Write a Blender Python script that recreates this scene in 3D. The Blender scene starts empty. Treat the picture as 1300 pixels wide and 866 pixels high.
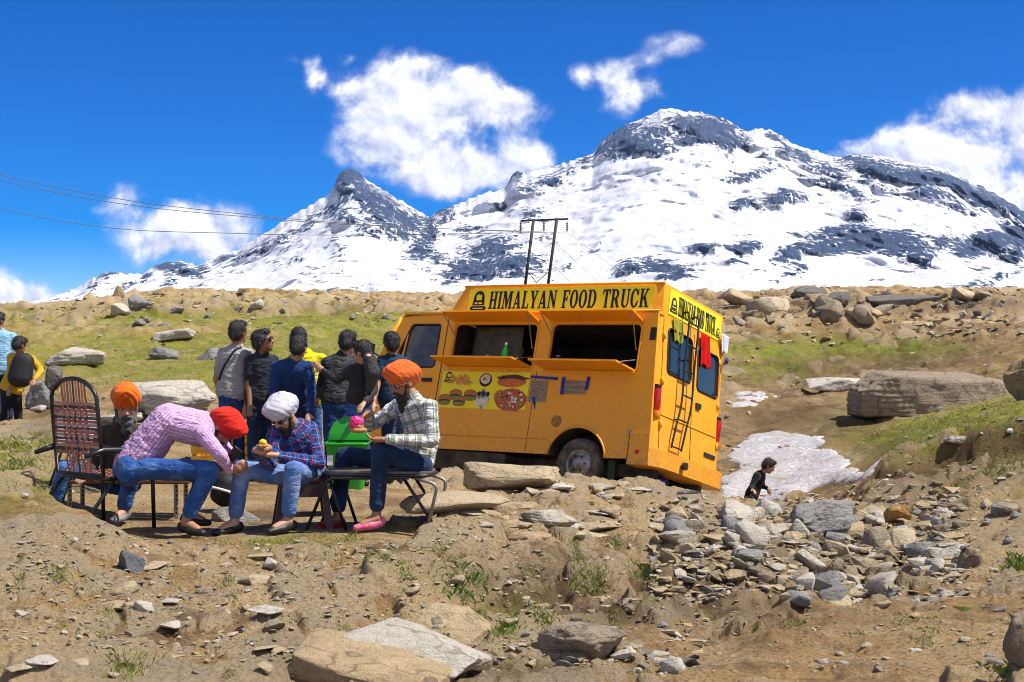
import bpy, bmesh, math, random
import numpy as np
from mathutils import Vector, Matrix, geometry

# ------------------------------------------------------------------ camera, sky, sun
SC = bpy.context.scene
COL = SC.collection
F, CX, CY, ZC = 1786.0, 650.0, 433.0, 1.45      # lens in photo pixels; camera eye height
def at(px, py, d):
    return Vector(((px - CX) / F * d, d, ZC + (CY - py) / F * d))

cam = bpy.data.cameras.new('camera'); camo = bpy.data.objects.new('camera', cam); COL.objects.link(camo)
camo.location = (0, 0, ZC); camo.rotation_euler = (math.radians(90), 0, 0)
cam.sensor_width = 36; cam.lens = F / 1300 * 36; cam.clip_start = 0.05; cam.clip_end = 60000
SC.camera = camo
SUN_DIR = Vector((0.52, -0.10, 0.85)).normalized()
elev = math.asin(SUN_DIR.z); azim = math.atan2(SUN_DIR.x, SUN_DIR.y)
sl = bpy.data.lights.new('sun', 'SUN'); sl.energy = 4.8; sl.angle = math.radians(0.5); sl.color = (1, 0.95, 0.86)
so = bpy.data.objects.new('sun', sl); COL.objects.link(so)
so.rotation_euler = SUN_DIR.to_track_quat('Z', 'Y').to_euler()
SC.view_settings.view_transform = 'Standard'; SC.view_settings.look = 'None'
SC.view_settings.gamma = 1; SC.view_settings.exposure = 0.6
SC.cycles.max_bounces = 6; SC.cycles.transparent_max_bounces = 8
SC.cycles.volume_bounces = 0
SC.cycles.filter_width = 1.0; SC.cycles.use_denoising = True

W = bpy.data.worlds.new('World'); SC.world = W; W.use_nodes = True
wt = W.node_tree; wt.nodes.clear()
def N(t, typ, **kw):
    n = t.nodes.new(typ)
    for k, v in kw.items():
        if k.startswith('i_'):
            key = k[2:]
            n.inputs[int(key) if key.isdigit() else key.replace('_', ' ')].default_value = v
        else: setattr(n, k, v)
    return n
def mathn(t, op, a, b=None, c=None, clamp=False):
    n = t.nodes.new('ShaderNodeMath'); n.operation = op; n.use_clamp = clamp
    for i, x in enumerate((a, b, c)):
        if x is None: continue
        if isinstance(x, (int, float)): n.inputs[i].default_value = x
        else: t.links.new(x, n.inputs[i])
    return n.outputs[0]
def mixc(t, fac, a, b, mode='MIX'):
    n = t.nodes.new('ShaderNodeMix'); n.data_type = 'RGBA'; n.blend_type = mode
    for i, x in ((0, fac), (6, a), (7, b)):
        if isinstance(x, (int, float)): n.inputs[i].default_value = x
        elif isinstance(x, (tuple, list)): n.inputs[i].default_value = tuple(x) + ((1,) if len(x) == 3 else ())
        else: t.links.new(x, n.inputs[i])
    return n.outputs[2]
def ramp(t, fac, stops, interp='LINEAR'):
    n = t.nodes.new('ShaderNodeValToRGB'); n.color_ramp.interpolation = interp
    e = n.color_ramp.elements
    while len(e) < len(stops): e.new(0.5)
    for q, (p, c) in zip(e, stops):
        q.position = p; q.color = (c, c, c, 1) if isinstance(c, (int, float)) else tuple(c) + (1,)
    t.links.new(fac, n.inputs[0]); return n.outputs[0]
def noise(t, vec, scale, detail=4, rough=0.55, dist=0.0, dim='3D'):
    n = t.nodes.new('ShaderNodeTexNoise'); n.noise_dimensions = dim
    n.inputs['Scale'].default_value = scale; n.inputs['Detail'].default_value = detail
    n.inputs['Roughness'].default_value = rough; n.inputs['Distortion'].default_value = dist
    if vec is not None: t.links.new(vec, n.inputs['Vector'])
    return n.outputs['Fac']

def build_sky():
    t = wt; L = t.links.new
    sky = N(t, 'ShaderNodeTexSky', sky_type='NISHITA', sun_disc=False)
    sky.sun_elevation = elev; sky.sun_rotation = azim
    sky.altitude = 4200; sky.air_density = 1.0; sky.dust_density = 0.2; sky.ozone_density = 4.0
    hs = N(t, 'ShaderNodeHueSaturation', i_Saturation=1.64, i_Value=0.76); hs.inputs['Hue'].default_value = 0.516
    L(sky.outputs[0], hs.inputs['Color'])
    tc = N(t, 'ShaderNodeTexCoord'); sx = N(t, 'ShaderNodeSeparateXYZ'); L(tc.outputs['Generated'], sx.inputs[0])
    ya = mathn(t, 'MAXIMUM', mathn(t, 'ABSOLUTE', sx.outputs[1]), 0.02)
    u = mathn(t, 'DIVIDE', sx.outputs[0], ya); v = mathn(t, 'DIVIDE', sx.outputs[2], ya)
    cv = N(t, 'ShaderNodeCombineXYZ'); L(u, cv.inputs[0]); L(v, cv.inputs[1])
    front = mathn(t, 'GREATER_THAN', sx.outputs[1], 0.0)
    # the clouds in view, each a group of puffs (direction in the sky, half width, half height, strength)
    puffs = [(520, 95, 40, 30, .95), (545, 135, 62, 38, 1.1), (475, 160, 42, 38, .95), (600, 110, 34, 24, .75), (640, 140, 52, 22, .85), (500, 195, 60, 24, .75),
             (615, 215, 62, 24, .9), (560, 232, 54, 20, .8), (672, 195, 34, 20, .7), (398, 92, 16, 20, .8), (440, 112, 26, 18, .55), (440, 75, 14, 9, .4),
             (775, 92, 34, 17, .6), (855, 56, 34, 15, .55), (800, 128, 32, 22, .68), (738, 98, 18, 14, .42), (832, 112, 28, 15, .5), (820, 78, 20, 10, .4),
             (1230, 190, 75, 45, 1.2), (1280, 225, 75, 55, 1.2), (1160, 195, 65, 24, .9), (1100, 192, 40, 16, .65), (1230, 150, 40, 24, .9), (1310, 170, 60, 30, .8),
             (215, 290, 60, 30, .95), (245, 270, 35, 18, .6), (295, 305, 45, 28, .9), (190, 325, 25, 18, .6), (150, 245, 25, 18, .5), (125, 262, 15, 12, .5),
             (20, 375, 40, 17, 1.0), (70, 395, 60, 15, .7), (-40, 360, 60, 30, .9), (365, 75, 16, 10, .3),
             (1420, 150, 90, 50, 1.), (1600, 230, 120, 50, 1.), (-250, 180, 110, 60, 1.), (-420, 310, 110, 40, 1.)]
    def field(vec):
        """puff field + billow noise"""
        tot = None
        for (px, py, rx, ry, a) in puffs:
            m = N(t, 'ShaderNodeVectorMath', operation='SUBTRACT'); L(vec, m.inputs[0]); m.inputs[1].default_value = ((px - CX) / F, (CY - py) / F, 0)
            s = N(t, 'ShaderNodeVectorMath', operation='MULTIPLY'); L(m.outputs[0], s.inputs[0]); s.inputs[1].default_value = (F / rx, F / ry, 0)
            d = N(t, 'ShaderNodeVectorMath', operation='DOT_PRODUCT'); L(s.outputs[0], d.inputs[0]); L(s.outputs[0], d.inputs[1])
            g = mathn(t, 'MULTIPLY', mathn(t, 'EXPONENT', mathn(t, 'MULTIPLY', d.outputs['Value'], -0.8)), a)
            tot = g if tot is None else mathn(t, 'ADD', tot, g)
        return tot
    tot = mathn(t, 'MULTIPLY', field(cv.outputs[0]), front)
    gen = mathn(t, 'MULTIPLY', mathn(t, 'SUBTRACT', 1.0, front), mathn(t, 'MULTIPLY', noise(t, cv.outputs[0], 3, 3), 1.1))
    tot = mathn(t, 'MINIMUM', mathn(t, 'ADD', tot, gen), 1.0)
    sh = N(t, 'ShaderNodeVectorMath', operation='ADD'); L(cv.outputs[0], sh.inputs[0]); sh.inputs[1].default_value = (0.005, 0.009, 0)
    n1 = noise(t, cv.outputs[0], 22, 10, 0.59, 0.2); n1b = noise(t, sh.outputs[0], 22, 10, 0.59, 0.2)
    f0 = mathn(t, 'ADD', tot, mathn(t, 'MULTIPLY', mathn(t, 'MULTIPLY', mathn(t, 'SUBTRACT', n1, 0.5), 3.2), mathn(t, 'MINIMUM', mathn(t, 'MULTIPLY', tot, 1.6), 1.0)))
    dens = N(t, 'ShaderNodeMapRange', interpolation_type='SMOOTHSTEP'); L(f0, dens.inputs[0]); dens.inputs[1].default_value = 0.18; dens.inputs[2].default_value = 0.92
    above = mathn(t, 'GREATER_THAN', sx.outputs[2], 0.0)
    alpha = mathn(t, 'MULTIPLY', mathn(t, 'MULTIPLY', dens.outputs[0], 0.96), above)
    lit = mathn(t, 'ADD', mathn(t, 'MULTIPLY', mathn(t, 'SUBTRACT', n1, n1b), 4.2), mathn(t, 'ADD', 0.22, mathn(t, 'MULTIPLY', f0, 0.34)), clamp=True)
    ccol = mixc(t, lit, (3.2, 3.5, 4.8), (6.6, 6.6, 6.7))
    col = mixc(t, alpha, hs.outputs[0], ccol)
    bg = N(t, 'ShaderNodeBackground', i_Strength=0.125); L(col, bg.inputs[0])
    out = N(t, 'ShaderNodeOutputWorld'); L(bg.outputs[0], out.inputs[0])
build_sky()

# ------------------------------------------------------------------ helpers
rng = np.random.RandomState(7); random.seed(7)
_perm = rng.permutation(256); _perm = np.concatenate([_perm, _perm, _perm])
_grad = rng.normal(size=(256, 3)); _grad /= np.linalg.norm(_grad, axis=1)[:, None]
def perlin(p):
    p = np.asarray(p, float); pi = np.floor(p).astype(int); f = p - pi; pi &= 255
    w = f * f * f * (f * (f * 6 - 15) + 10); out = 0
    for dx in (0, 1):
        for dy in (0, 1):
            for dz in (0, 1):
                h = _perm[_perm[_perm[(pi[:, 0] + dx) & 255] + ((pi[:, 1] + dy) & 255)] + ((pi[:, 2] + dz) & 255)]
                g = _grad[h]
                d = g[:, 0] * (f[:, 0] - dx) + g[:, 1] * (f[:, 1] - dy) + g[:, 2] * (f[:, 2] - dz)
                out = out + d * (w[:, 0] if dx else 1 - w[:, 0]) * (w[:, 1] if dy else 1 - w[:, 1]) * (w[:, 2] if dz else 1 - w[:, 2])
    return out * 1.5
def fbm(p, octv=4, gain=0.5, lac=2.03, ridged=False):
    a, s, tot = 1.0, 0, 0
    p = np.asarray(p, float).copy()
    for i in range(octv):
        n = perlin(p + 17.3 * i)
        s = s + a * ((1 - 2 * np.abs(n)) if ridged else n); tot += a; a *= gain; p = p * lac
    return s / tot
def sstep(a, b, x):
    x = np.clip((x - a) / (b - a), 0, 1); return x * x * (3 - 2 * x)

def tag(o, label=None, cat=None, group=None, kind=None):
    if label: o['label'] = label
    if cat: o['category'] = cat
    if group: o['group'] = group
    if kind: o['kind'] = kind
    return o
def empty(name, loc=(0, 0, 0), label=None, cat=None, group=None):
    o = bpy.data.objects.new(name, None); COL.objects.link(o); o.location = loc; o.empty_display_size = .1
    return tag(o, label, cat, group)
def link(name, me, mat=None, parent=None, smooth=None):
    o = bpy.data.objects.new(name, me); COL.objects.link(o)
    if mat is not None and not me.materials:
        for m in (mat if isinstance(mat, (list, tuple)) else [mat]): me.materials.append(m)
    if parent: o.parent = parent
    if smooth is not None: shade(me, smooth)
    return o
def shade(me, angle=None):
    if angle is True: me.shade_smooth()
    elif angle:
        me.shade_smooth()
        bm = bmesh.new(); bm.from_mesh(me); lim = math.radians(angle)
        for e in bm.edges:
            if len(e.link_faces) == 2 and e.calc_face_angle(0) > lim: e.smooth = False
        bm.to_mesh(me); bm.free()
def pydata(name, v, f):
    me = bpy.data.meshes.new(name); me.from_pydata([tuple(x) for x in v], [], f); me.update(); return me
def grid_mesh(name, P, wrap=False):
    """P: rows x cols x 3"""
    r, c = P.shape[:2]; me = bpy.data.meshes.new(name)
    i = np.arange(r * c).reshape(r, c)
    if wrap: i = np.concatenate([i, i[:, :1]], 1)
    q = np.stack([i[:-1, :-1], i[:-1, 1:], i[1:, 1:], i[1:, :-1]], -1).reshape(-1, 4)
    me.vertices.add(r * c); me.vertices.foreach_set('co', P.reshape(-1).astype(np.float32))
    me.loops.add(q.size); me.loops.foreach_set('vertex_index', q.reshape(-1).astype(np.int32))
    me.polygons.add(len(q)); me.polygons.foreach_set('loop_start', np.arange(0, q.size, 4, dtype=np.int32))
    me.polygons.foreach_set('use_smooth', np.ones(len(q), bool))
    me.update(calc_edges=True); return me
def attr(me, name, val, typ='FLOAT'):
    a = me.attributes.new(name, typ, 'POINT')
    a.data.foreach_set('value' if typ == 'FLOAT' else 'vector', np.asarray(val, np.float32).reshape(-1))

class MB:
    """collects simple shapes into one mesh"""
    def __init__(s): s.v = []; s.f = []
    def add(s, v, f):
        o = len(s.v); s.v += [Vector(x) for x in v]; s.f += [[i + o for i in q] for q in f]; return s
    def box(s, c, d, M=None):
        c = Vector(c); h = Vector(d) / 2
        v = [Vector((x * h.x, y * h.y, z * h.z)) for x in (-1, 1) for y in (-1, 1) for z in (-1, 1)]
        if M is not None: v = [M @ q for q in v]
        return s.add([c + q for q in v], [[0, 1, 3, 2], [4, 6, 7, 5], [0, 4, 5, 1], [2, 3, 7, 6], [0, 2, 6, 4], [1, 5, 7, 3]])
    def tube(s, pts, r, n=8, closed=False, rx=None):
        pts = [Vector(p) for p in pts]; k = len(pts); rings = []
        up = None
        for i, p in enumerate(pts):
            a = pts[(i - 1) % k] if (closed or i > 0) else p; b = pts[(i + 1) % k] if (closed or i < k - 1) else p
            t = (b - a).normalized()
            if up is None: up = t.orthogonal().normalized()
            up = (up - t * up.dot(t));
            up = up.normalized() if up.length > 1e-5 else t.orthogonal().normalized()
            q = t.cross(up); ri = r[i] if isinstance(r, (list, tuple)) else r
            rings.append([p + up * math.cos(2 * math.pi * j / n) * ri + q * math.sin(2 * math.pi * j / n) * ri for j in range(n)])
        v = [x for g in rings for x in g]; f = []
        for i in range(k if closed else k - 1):
            a = i * n; b = ((i + 1) % k) * n
            for j in range(n): f.append([a + j, a + (j + 1) % n, b + (j + 1) % n, b + j])
        if not closed: f += [list(range(n))[::-1], list(range((k - 1) * n, k * n))]
        return s.add(v, f)
    def lathe(s, prof, M, n=28, cap=True):
        """prof: (radius, height) pairs around the z axis of matrix M"""
        v = [M @ Vector((r * math.cos(2 * math.pi * j / n), r * math.sin(2 * math.pi * j / n), h)) for r, h in prof for j in range(n)]
        f = [[i * n + j, i * n + (j + 1) % n, (i + 1) * n + (j + 1) % n, (i + 1) * n + j] for i in range(len(prof) - 1) for j in range(n)]
        if cap: f += [list(range(n))[::-1], list(range((len(prof) - 1) * n, len(prof) * n))]
        return s.add(v, f)
    def panel(s, outlines, o, sd, td, th, nd=None):
        """flat sheet with holes: outlines in (s,t); extruded th along the normal"""
        o = Vector(o); sd = Vector(sd); td = Vector(td); nd = Vector(nd) if nd else sd.cross(td).normalized()
        pl = [[Vector((p[0], p[1], 0)) for p in ol] for ol in outlines]
        tri = geometry.tessellate_polygon(pl); flat = [p for ol in pl for p in ol]; n = len(flat)
        v = [o + sd * p.x + td * p.y + nd * th for p in flat] + [o + sd * p.x + td * p.y for p in flat]
        f = []
        for a, b, c in tri:
            ar = (flat[b] - flat[a]).cross(flat[c] - flat[a]).z
            if abs(ar) < 1e-9: continue
            if ar * (1 if sd.cross(td).dot(nd) > 0 else -1) < 0: b, c = c, b
            f += [[a, b, c], [a + n, c + n, b + n]]
        k = 0
        for ol in pl:
            m = len(ol)
            for i in range(m): f.append([k + i, k + (i + 1) % m, k + (i + 1) % m + n, k + i + n])
            k += m
        return s.add(v, f)
    def mesh(s, name):
        me = pydata(name, s.v, s.f); bm = bmesh.new(); bm.from_mesh(me); bmesh.ops.recalc_face_normals(bm, faces=bm.faces); bm.to_mesh(me); bm.free(); return me
    def build(s, name, mat, parent=None, smooth=None): return link(name, s.mesh(name), mat, parent, smooth)
    def bevel(s, name, mat, parent=None, w=0.01, seg=2, smooth=40):
        me = s.mesh(name); bm = bmesh.new(); bm.from_mesh(me)
        es = [e for e in bm.edges if len(e.link_faces) == 2 and e.calc_face_angle(0) > .5]
        bmesh.ops.bevel(bm, geom=es, offset=w, segments=seg, profile=.5, affect='EDGES', clamp_overlap=True); bm.to_mesh(me); bm.free()
        return link(name, me, mat, parent, smooth)
def rrect(x0, x1, z0, z1, r=0.05, n=4):
    out = []
    for cx, cz, a0 in ((x1 - r, z1 - r, 0), (x0 + r, z1 - r, 90), (x0 + r, z0 + r, 180), (x1 - r, z0 + r, 270)):
        for k in range(n + 1):
            a = math.radians(a0 + 90 * k / n); out.append((cx + r * math.cos(a), cz + r * math.sin(a)))
    return out
def bez(pts, n=6):
    """rounded polyline (Catmull-Rom)"""
    P = [Vector(p) for p in pts]; out = []
    for i in range(len(P) - 1):
        a = P[max(i - 1, 0)]; b = P[i]; c = P[i + 1]; d = P[min(i + 2, len(P) - 1)]
        for k in range(n):
            t = k / n
            out.append(0.5 * ((2 * b) + (c - a) * t + (2 * a - 5 * b + 4 * c - d) * t * t + (3 * b - a - 3 * c + d) * t ** 3))
    return out + [P[-1]]
def fillet(pts, r=0.05, n=4, closed=False):
    P = [Vector(p) for p in pts]; out = []; k = len(P)
    for i, p in enumerate(P):
        if not closed and i in (0, k - 1): out.append(p); continue
        a = (P[(i - 1) % k] - p); b = (P[(i + 1) % k] - p); q = min(r, a.length * .49, b.length * .49)
        a = p + a.normalized() * q; b = p + b.normalized() * q
        for j in range(n + 1):
            t = j / n; out.append(a * (1 - t) ** 2 + p * 2 * t * (1 - t) + b * t * t)
    return out

# ------------------------------------------------------------------ materials
MATS = {}
def newmat(name):
    m = bpy.data.materials.new(name); m.use_nodes = True; t = m.node_tree; b = t.nodes['Principled BSDF']
    MATS[name] = m; return m, t, b
def pm(name, col, col2=None, scale=8.0, rough=0.7, bump=0.0, bscale=40.0, metal=0.0, spec=0.4, dirt=None, detail=5, contrast=(0.35, 0.65), sheen=0):
    if name in MATS: return MATS[name]
    m, t, b = newmat(name); L = t.links.new
    b.inputs['Roughness'].default_value = rough; b.inputs['Metallic'].default_value = metal; b.inputs['Specular IOR Level'].default_value = spec
    if sheen: b.inputs['Sheen Weight'].default_value = sheen
    tc = N(t, 'ShaderNodeTexCoord'); v = tc.outputs['Object']
    c = None
    col2 = col2 or tuple(x * 0.72 for x in col)
    f = ramp(t, noise(t, v, scale, detail), [(contrast[0], 0.0), (contrast[1], 1.0)])
    c = mixc(t, f, col, col2)
    if dirt:
        d = ramp(t, noise(t, v, dirt[1], 8, 0.65), [(dirt[2], 0.0), (dirt[3], 1.0)])
        c = mixc(t, d, c, dirt[0])
    L(c, b.inputs['Base Color'])
    if bump:
        bp = N(t, 'ShaderNodeBump', i_Strength=bump, i_Distance=0.02); L(noise(t, v, bscale, 5, 0.6), bp.inputs['Height']); L(bp.outputs[0], b.inputs['Normal'])
    return m
# ------------------------------------------------------------------ ground
CP = np.array([  # photo pixel and distance of points on the ground
 (0,866,6.8),(150,866,7.0),(300,866,7.1),(450,866,7.2),(620,866,7.35),(800,866,7.35),(950,866,7.2),(1100,866,7.0),(1290,866,6.8),
 (100,780,8.3),(300,800,8.0),(460,800,8.15),(560,810,8.1),(640,830,7.9),(760,820,8.0),(850,835,7.85),(1000,800,8.9),(1100,800,8.6),(1290,770,9.0),
 (0,700,9.3),(0,640,10.2),(60,628,10.2),(115,652,9.95),(160,690,9.9),(300,720,9.5),(420,730,9.35),(520,710,9.9),(600,690,10.6),(640,700,10.4),
 (600,745,9.5),(700,702,10.35),(700,745,10.05),(660,740,9.95),(700,790,8.65),(760,735,10.3),(780,720,10.5),(770,775,9.5),(800,760,9.8),(870,700,10.5),(850,720,10.2),(930,712,10.6),(870,750,10.0),(940,748,10.1),(870,786,9.45),(950,786,9.5),(1010,772,9.8),(1000,735,10.6),
 (200,678,10.75),(300,676,10.85),(400,670,10.95),(500,668,11.0),(570,664,11.1),(100,640,11.9),(300,640,12.4),(420,632,12.9),
 (640,655,12.2),(760,660,12.3),(700,630,13.6),(830,640,13.8),(620,618,14.6),(720,606,15.6),(820,608,15.9),(900,624,15.6),(960,634,15.6),
 (860,690,12.0),(950,690,12.3),(1000,660,14.0),(1080,700,12.2),(1020,740,10.9),(1120,740,11.2),(1150,680,13.2),(1200,735,10.2),(1290,700,11.2),(1290,640,13.5),(1200,650,14.6),
 (960,630,21.8),(1010,628,21.2),(1080,624,19.2),(1160,628,16.8),(1020,600,23.0),(930,600,23.6),(1000,560,25.5),(940,570,25.0),(1100,588,22.0),(960,505,33),(940,530,28),(1050,540,26.5),
 (1200,600,17.8),(1290,590,16.5),(1250,556,18.2),(1130,575,19.2),(1200,574,18.7),(1135,602,18.3),(1210,606,17.2),(1280,600,16.8),(1050,556,24.),(1180,556,20.5),(1290,515,21),(1100,520,28.5),(1200,512,27),(1290,480,31),(1000,480,37),(1100,468,38),(1200,440,44),(1000,430,45),(1290,430,43),(1100,402,52),(960,400,51),
 (1290,380,58),(1200,380,58),(1100,380,58),(1000,380,58),(930,392,54),(840,392,56),(740,390,58),
 (30,543,21),(0,580,15.5),(60,605,13.4),(200,560,16.5),(120,520,20.5),(330,535,17.3),(260,500,20.5),(450,505,25),(60,490,27),(160,475,29),(400,470,27),(60,450,35),(250,450,35),(430,430,38),(60,415,49),(250,412,48),(450,402,52),
 (0,397,68),(60,393,66),(120,387,63),(170,380,60),(250,379,62),(330,377,62),(430,381,61),(540,389,58),(640,392,58)], float)
_p = [at(*c) for c in CP]
ANCH = [(3.5, 20.5, -1.22), (3.3, 18.8, -1.15), (2.8, 17.6, -.9), (4.2, 18.2, -.95), (2.6, 16.6, -.5), (3.6, 16.6, -.62), (-3.15, 10.75, -.01), (-2.85, 10.7, -.02), (-3.4, 11.2, .0), (-2.9, 11.4, .0), (-3.15, 10.5, .02), (-2.2, 10.6, -.02), (-.9, 10.7, -.02), (-1.5, 10.6, -.02), (-0.2, 14.6, -0.06), (-1.3, 14.6, -.06), (-2.9, 14.8, -.04), (-1.0, 13.2, -0.03), (-2.2, 12.6, 0.0), (-3.6, 11.9, 0.04),
        (0.80, 18.02, -.46), (1.77, 19.35, -.89), (-1.66, 19.83, -.45), (-.68, 21.16, -.87), (.4, 20.2, -.85), (2.2, 20.2, -.8), (1.9, 17.4, -.55), (-.3, 18.8, -.44), (-2.4, 18.6, -.2),
        (0.2, 23.5, -.3), (-1.2, 24, .1), (1.2, 27, .1)]
GP = np.array([(p.x, p.y, p.z) for p in _p] + ANCH)
def _q(x, y):
    y = np.maximum(y, 6.0); return np.stack([np.clip(x / y, -.5, .5) * 6, np.log(np.minimum(y, 75)) * 2.6], -1)
_Q = _q(GP[:, 0], GP[:, 1]); _n = len(GP)
_A = np.linalg.norm(_Q[:, None] - _Q[None], axis=2) ; _P1 = np.c_[np.ones(_n), _Q]
_K = np.block([[_A - 0.03 * np.eye(_n), _P1], [_P1.T, np.zeros((3, 3))]])
_w = np.linalg.solve(_K, np.r_[GP[:, 2], 0, 0, 0])
def zbase(x, y):
    q = _q(x, y); out = np.empty(len(q))
    for i in range(0, len(q), 40000):
        s = q[i:i + 40000]
        out[i:i + 40000] = np.linalg.norm(s[:, None] - _Q[None], axis=2) @ _w[:_n] + np.c_[np.ones(len(s)), s] @ _w[_n:]
    far = np.maximum(y - 75, 0)
    return out - np.minimum(far * .012, .6) - np.maximum(y - 150, 0) * .012
def bank_line(x, y):
    P = np.stack([x, y, 0 * x], -1)
    return 18.9 - .2 * (x - 6.3) + .55 * fbm(P * .9 + 90, 3) - y, sstep(5.0, 6.0, x) * (1 - sstep(8.6, 10., x))
def zg(x, y):
    x = np.asarray(x, float); y = np.asarray(y, float)
    P = np.stack([x, y, np.zeros_like(x)], -1); d = np.hypot(x, y)
    z = zb = zbase(x, y)
    patio = np.exp(-((x + 1.9) / 2.3) ** 4 - ((y - 12.6) / 2.6) ** 4)
    k = 1 - .85 * patio
    far = sstep(18, 45, d); ff = 1 - sstep(120, 400, d)
    z = z + k * (.05 * fbm(P * .45, 3) + .085 * (fbm(P * 1.1 + 5, 4, ridged=True) - .3) * (1 + .8 * far))
    z = z + far * ff *   .5 * fbm(P * .16 + 3, 3) + far * ff * .42 * (fbm(P * .5 + 9, 4, ridged=True) - .3)
    kk = (1 - .6 * patio) * (1 - sstep(30, 60, d))
    z = z + far * ff * .11 * fbm(P * 2.1 + 12, 4, .6) + kk * (.040 * fbm(P * 3.1 + 2, 4, .6) + .010 * fbm(P * 15 + 8, 2))
    # layered rock breaks the slope into low steps
    st = (zb + .10 * fbm(P * .8 + 40, 3)) * 9 + .6 * x; fr = st - np.floor(st)
    z = z + kk * (1 - sstep(14, 22, d)) * .055 * (sstep(.72, .98, fr) - fr) * sstep(-.1, .3, fbm(P * .7 + 77, 3))
    # eroded gully sides in the middle ground
    gul = np.exp(-((x - .9) / 1.5) ** 2 - ((y - 9.4) / 1.3) ** 2)
    z = z + gul * .24 * (fbm(P * np.array([1.9, 1.1, 1]) + 31, 4, ridged=True) - .4)
    bank = np.exp(-((x - 6.2) / 2.2) ** 2 - ((y - 18.2) / 1.8) ** 2)
    z = z + bank * .22 * (fbm(P * np.array([1.5, 1.5, 1]) + 51, 4, ridged=True) - .4)
    tb, wb = bank_line(x, y); z = z - .34 * sstep(0, .3, tb) * (1 - sstep(1.0, 3.2, tb)) * wb
    ph, pk = plates(x, y); z = z + pk * .016 * fbm(P * 9 + 70, 3, .65, ridged=True) * (1 - sstep(14, 24, d))
    z = z + ph - .13 * np.exp(-((x - 2.3) / 1.5) ** 4 - ((y - 15.4) / 1.7) ** 4) - .05 * np.exp(-((x - .4) / 1.4) ** 4 - ((y - 14.9) / 1.6) ** 4)
    return z
def _hash(i, j, k): 
    h = np.sin(i * 127.1 + j * 311.7 + k * 74.7) * 43758.5453; return h - np.floor(h)
def worley(x, y, seed):
    ix = np.floor(x); iy = np.floor(y); f1 = np.full(len(x), 9.); f2 = np.full(len(x), 9.); rid = np.zeros(len(x)); ox = np.zeros(len(x)); oy = np.zeros(len(x))
    for a in (-1, 0, 1):
        for b in (-1, 0, 1):
            cx = ix + a; cy = iy + b; dx = x - cx - _hash(cx, cy, seed); dy = y - cy - _hash(cx, cy, seed + 1.7)
            d = np.abs(dx) * .45 + np.hypot(dx, dy) * .7; m = d < f1
            f2 = np.where(m, f1, np.minimum(f2, d)); rid = np.where(m, _hash(cx, cy, seed + 3.1), rid); ox = np.where(m, dx, ox); oy = np.where(m, dy, oy); f1 = np.where(m, d, f1)
    return f1, f2, rid, ox, oy
def plates(x, y):
    """rock plates bedded in the soil: height above the soil and where stone shows"""
    x = np.asarray(x, float); y = np.asarray(y, float); d = np.hypot(x, y); h = np.zeros(len(x)); mk = np.zeros(len(x))
    n = np.nonzero((d > 5.5) & (d < 62) & (np.abs(x) < y * .45))[0]
    if not len(n): return h, mk
    X, Y = x[n], y[n]; P = np.stack([X, Y, 0 * X], -1); near = 1 - sstep(20, 30, d[n])
    dens = .5 * fbm(P * .55 + 60, 3)
    px = CX + F * X / Y
    ledge = np.exp(-((X - .6) / 2.2) ** 2 - ((Y - 13.8) / 2.0) ** 2); gully = np.exp(-((X - 3.6) / 2.0) ** 2 - ((Y - 12.6) / 2.6) ** 2); patio = np.exp(-((X + 2.1) / 1.9) ** 4 - ((Y - 12.4) / 2.3) ** 4)
    path = np.exp(-((X - 2.3) / 1.7) ** 4 - ((Y - 8.0) / .95) ** 4)
    turf = .55 * sstep(19, 24, d[n]) * (1 - sstep(44, 52, d[n])) * sstep(.6, -.6, X / Y * 10 - .5) + .28 * sstep(19, 24, d[n]) * (1 - sstep(42, 50, d[n])) * sstep(-.6, .6, X / Y * 10 - .5) + .5 * np.exp(-((X - 6.8) / 2.2) ** 2 - ((Y - 20) / 2.6) ** 2)
    wx = X + .08 * fbm(P * 2.5, 3); wy = Y + .08 * fbm(P * 2.5 + 9, 3)
    hh = np.zeros(len(n)); mm = np.zeros(len(n))
    for sc, amp, thr, seed, w in ((.95, .13, .66, 1.0, near), (2.3, .07, .60, 5.0, near), (5.5, .032, .60, 9.0, near), (.42, .34, .70, 13.0, 1 - near), (1.1, .17, .66, 17.0, 1 - near)):
        f1, f2, rid, ox, oy = worley(wx * sc, wy * sc * 1.25, seed)
        k = sstep(thr - .03, thr + .03, rid + dens + .10 * ledge + .10 * gully - .6 * patio - .8 * path - .04 - turf) * w
        e = sstep(.02, .16, f2 - f1); r2 = (rid * 17.3) % 1; r3 = (rid * 41.7) % 1
        t = amp * (.35 + .65 * r2 + (r2 - .5) * ox * 1.6 + (r3 - .35) * oy * 1.8)
        hh = hh + k * e * np.maximum(t, 0) * (1 - .55 * mm); mm = np.maximum(mm, k * e)
    h[n] = hh; mk[n] = mm; return h, mk
def hit(px, py, d0=5.2, d1=85):
    for n in (170, 40):
        D = np.exp(np.linspace(math.log(d0), math.log(d1), n))
        z = zg((px - CX) / F * D, D); r = ZC + (CY - py) / F * D
        i = np.nonzero(r < z)[0]; k = i[0] if len(i) else len(D) - 1
        d0, d1 = D[max(k - 1, 0)], D[k] * 1.0001
    d = D[k]; return Vector(((px - CX) / F * d, d, z[k])), d
def gz(x, y): return float(zg([x], [y])[0])
def pix(x, y, z): return CX + F * x / y, CY - F * (z - ZC) / y

def ell(px, py, cx, cy, rx, ry, ang=0, soft=1.0):
    a = math.radians(ang); dx = px - cx; dy = py - cy
    u = (dx * math.cos(a) + dy * math.sin(a)) / rx; v = (-dx * math.sin(a) + dy * math.cos(a)) / ry
    return np.exp(-(u * u + v * v) * soft)

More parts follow.
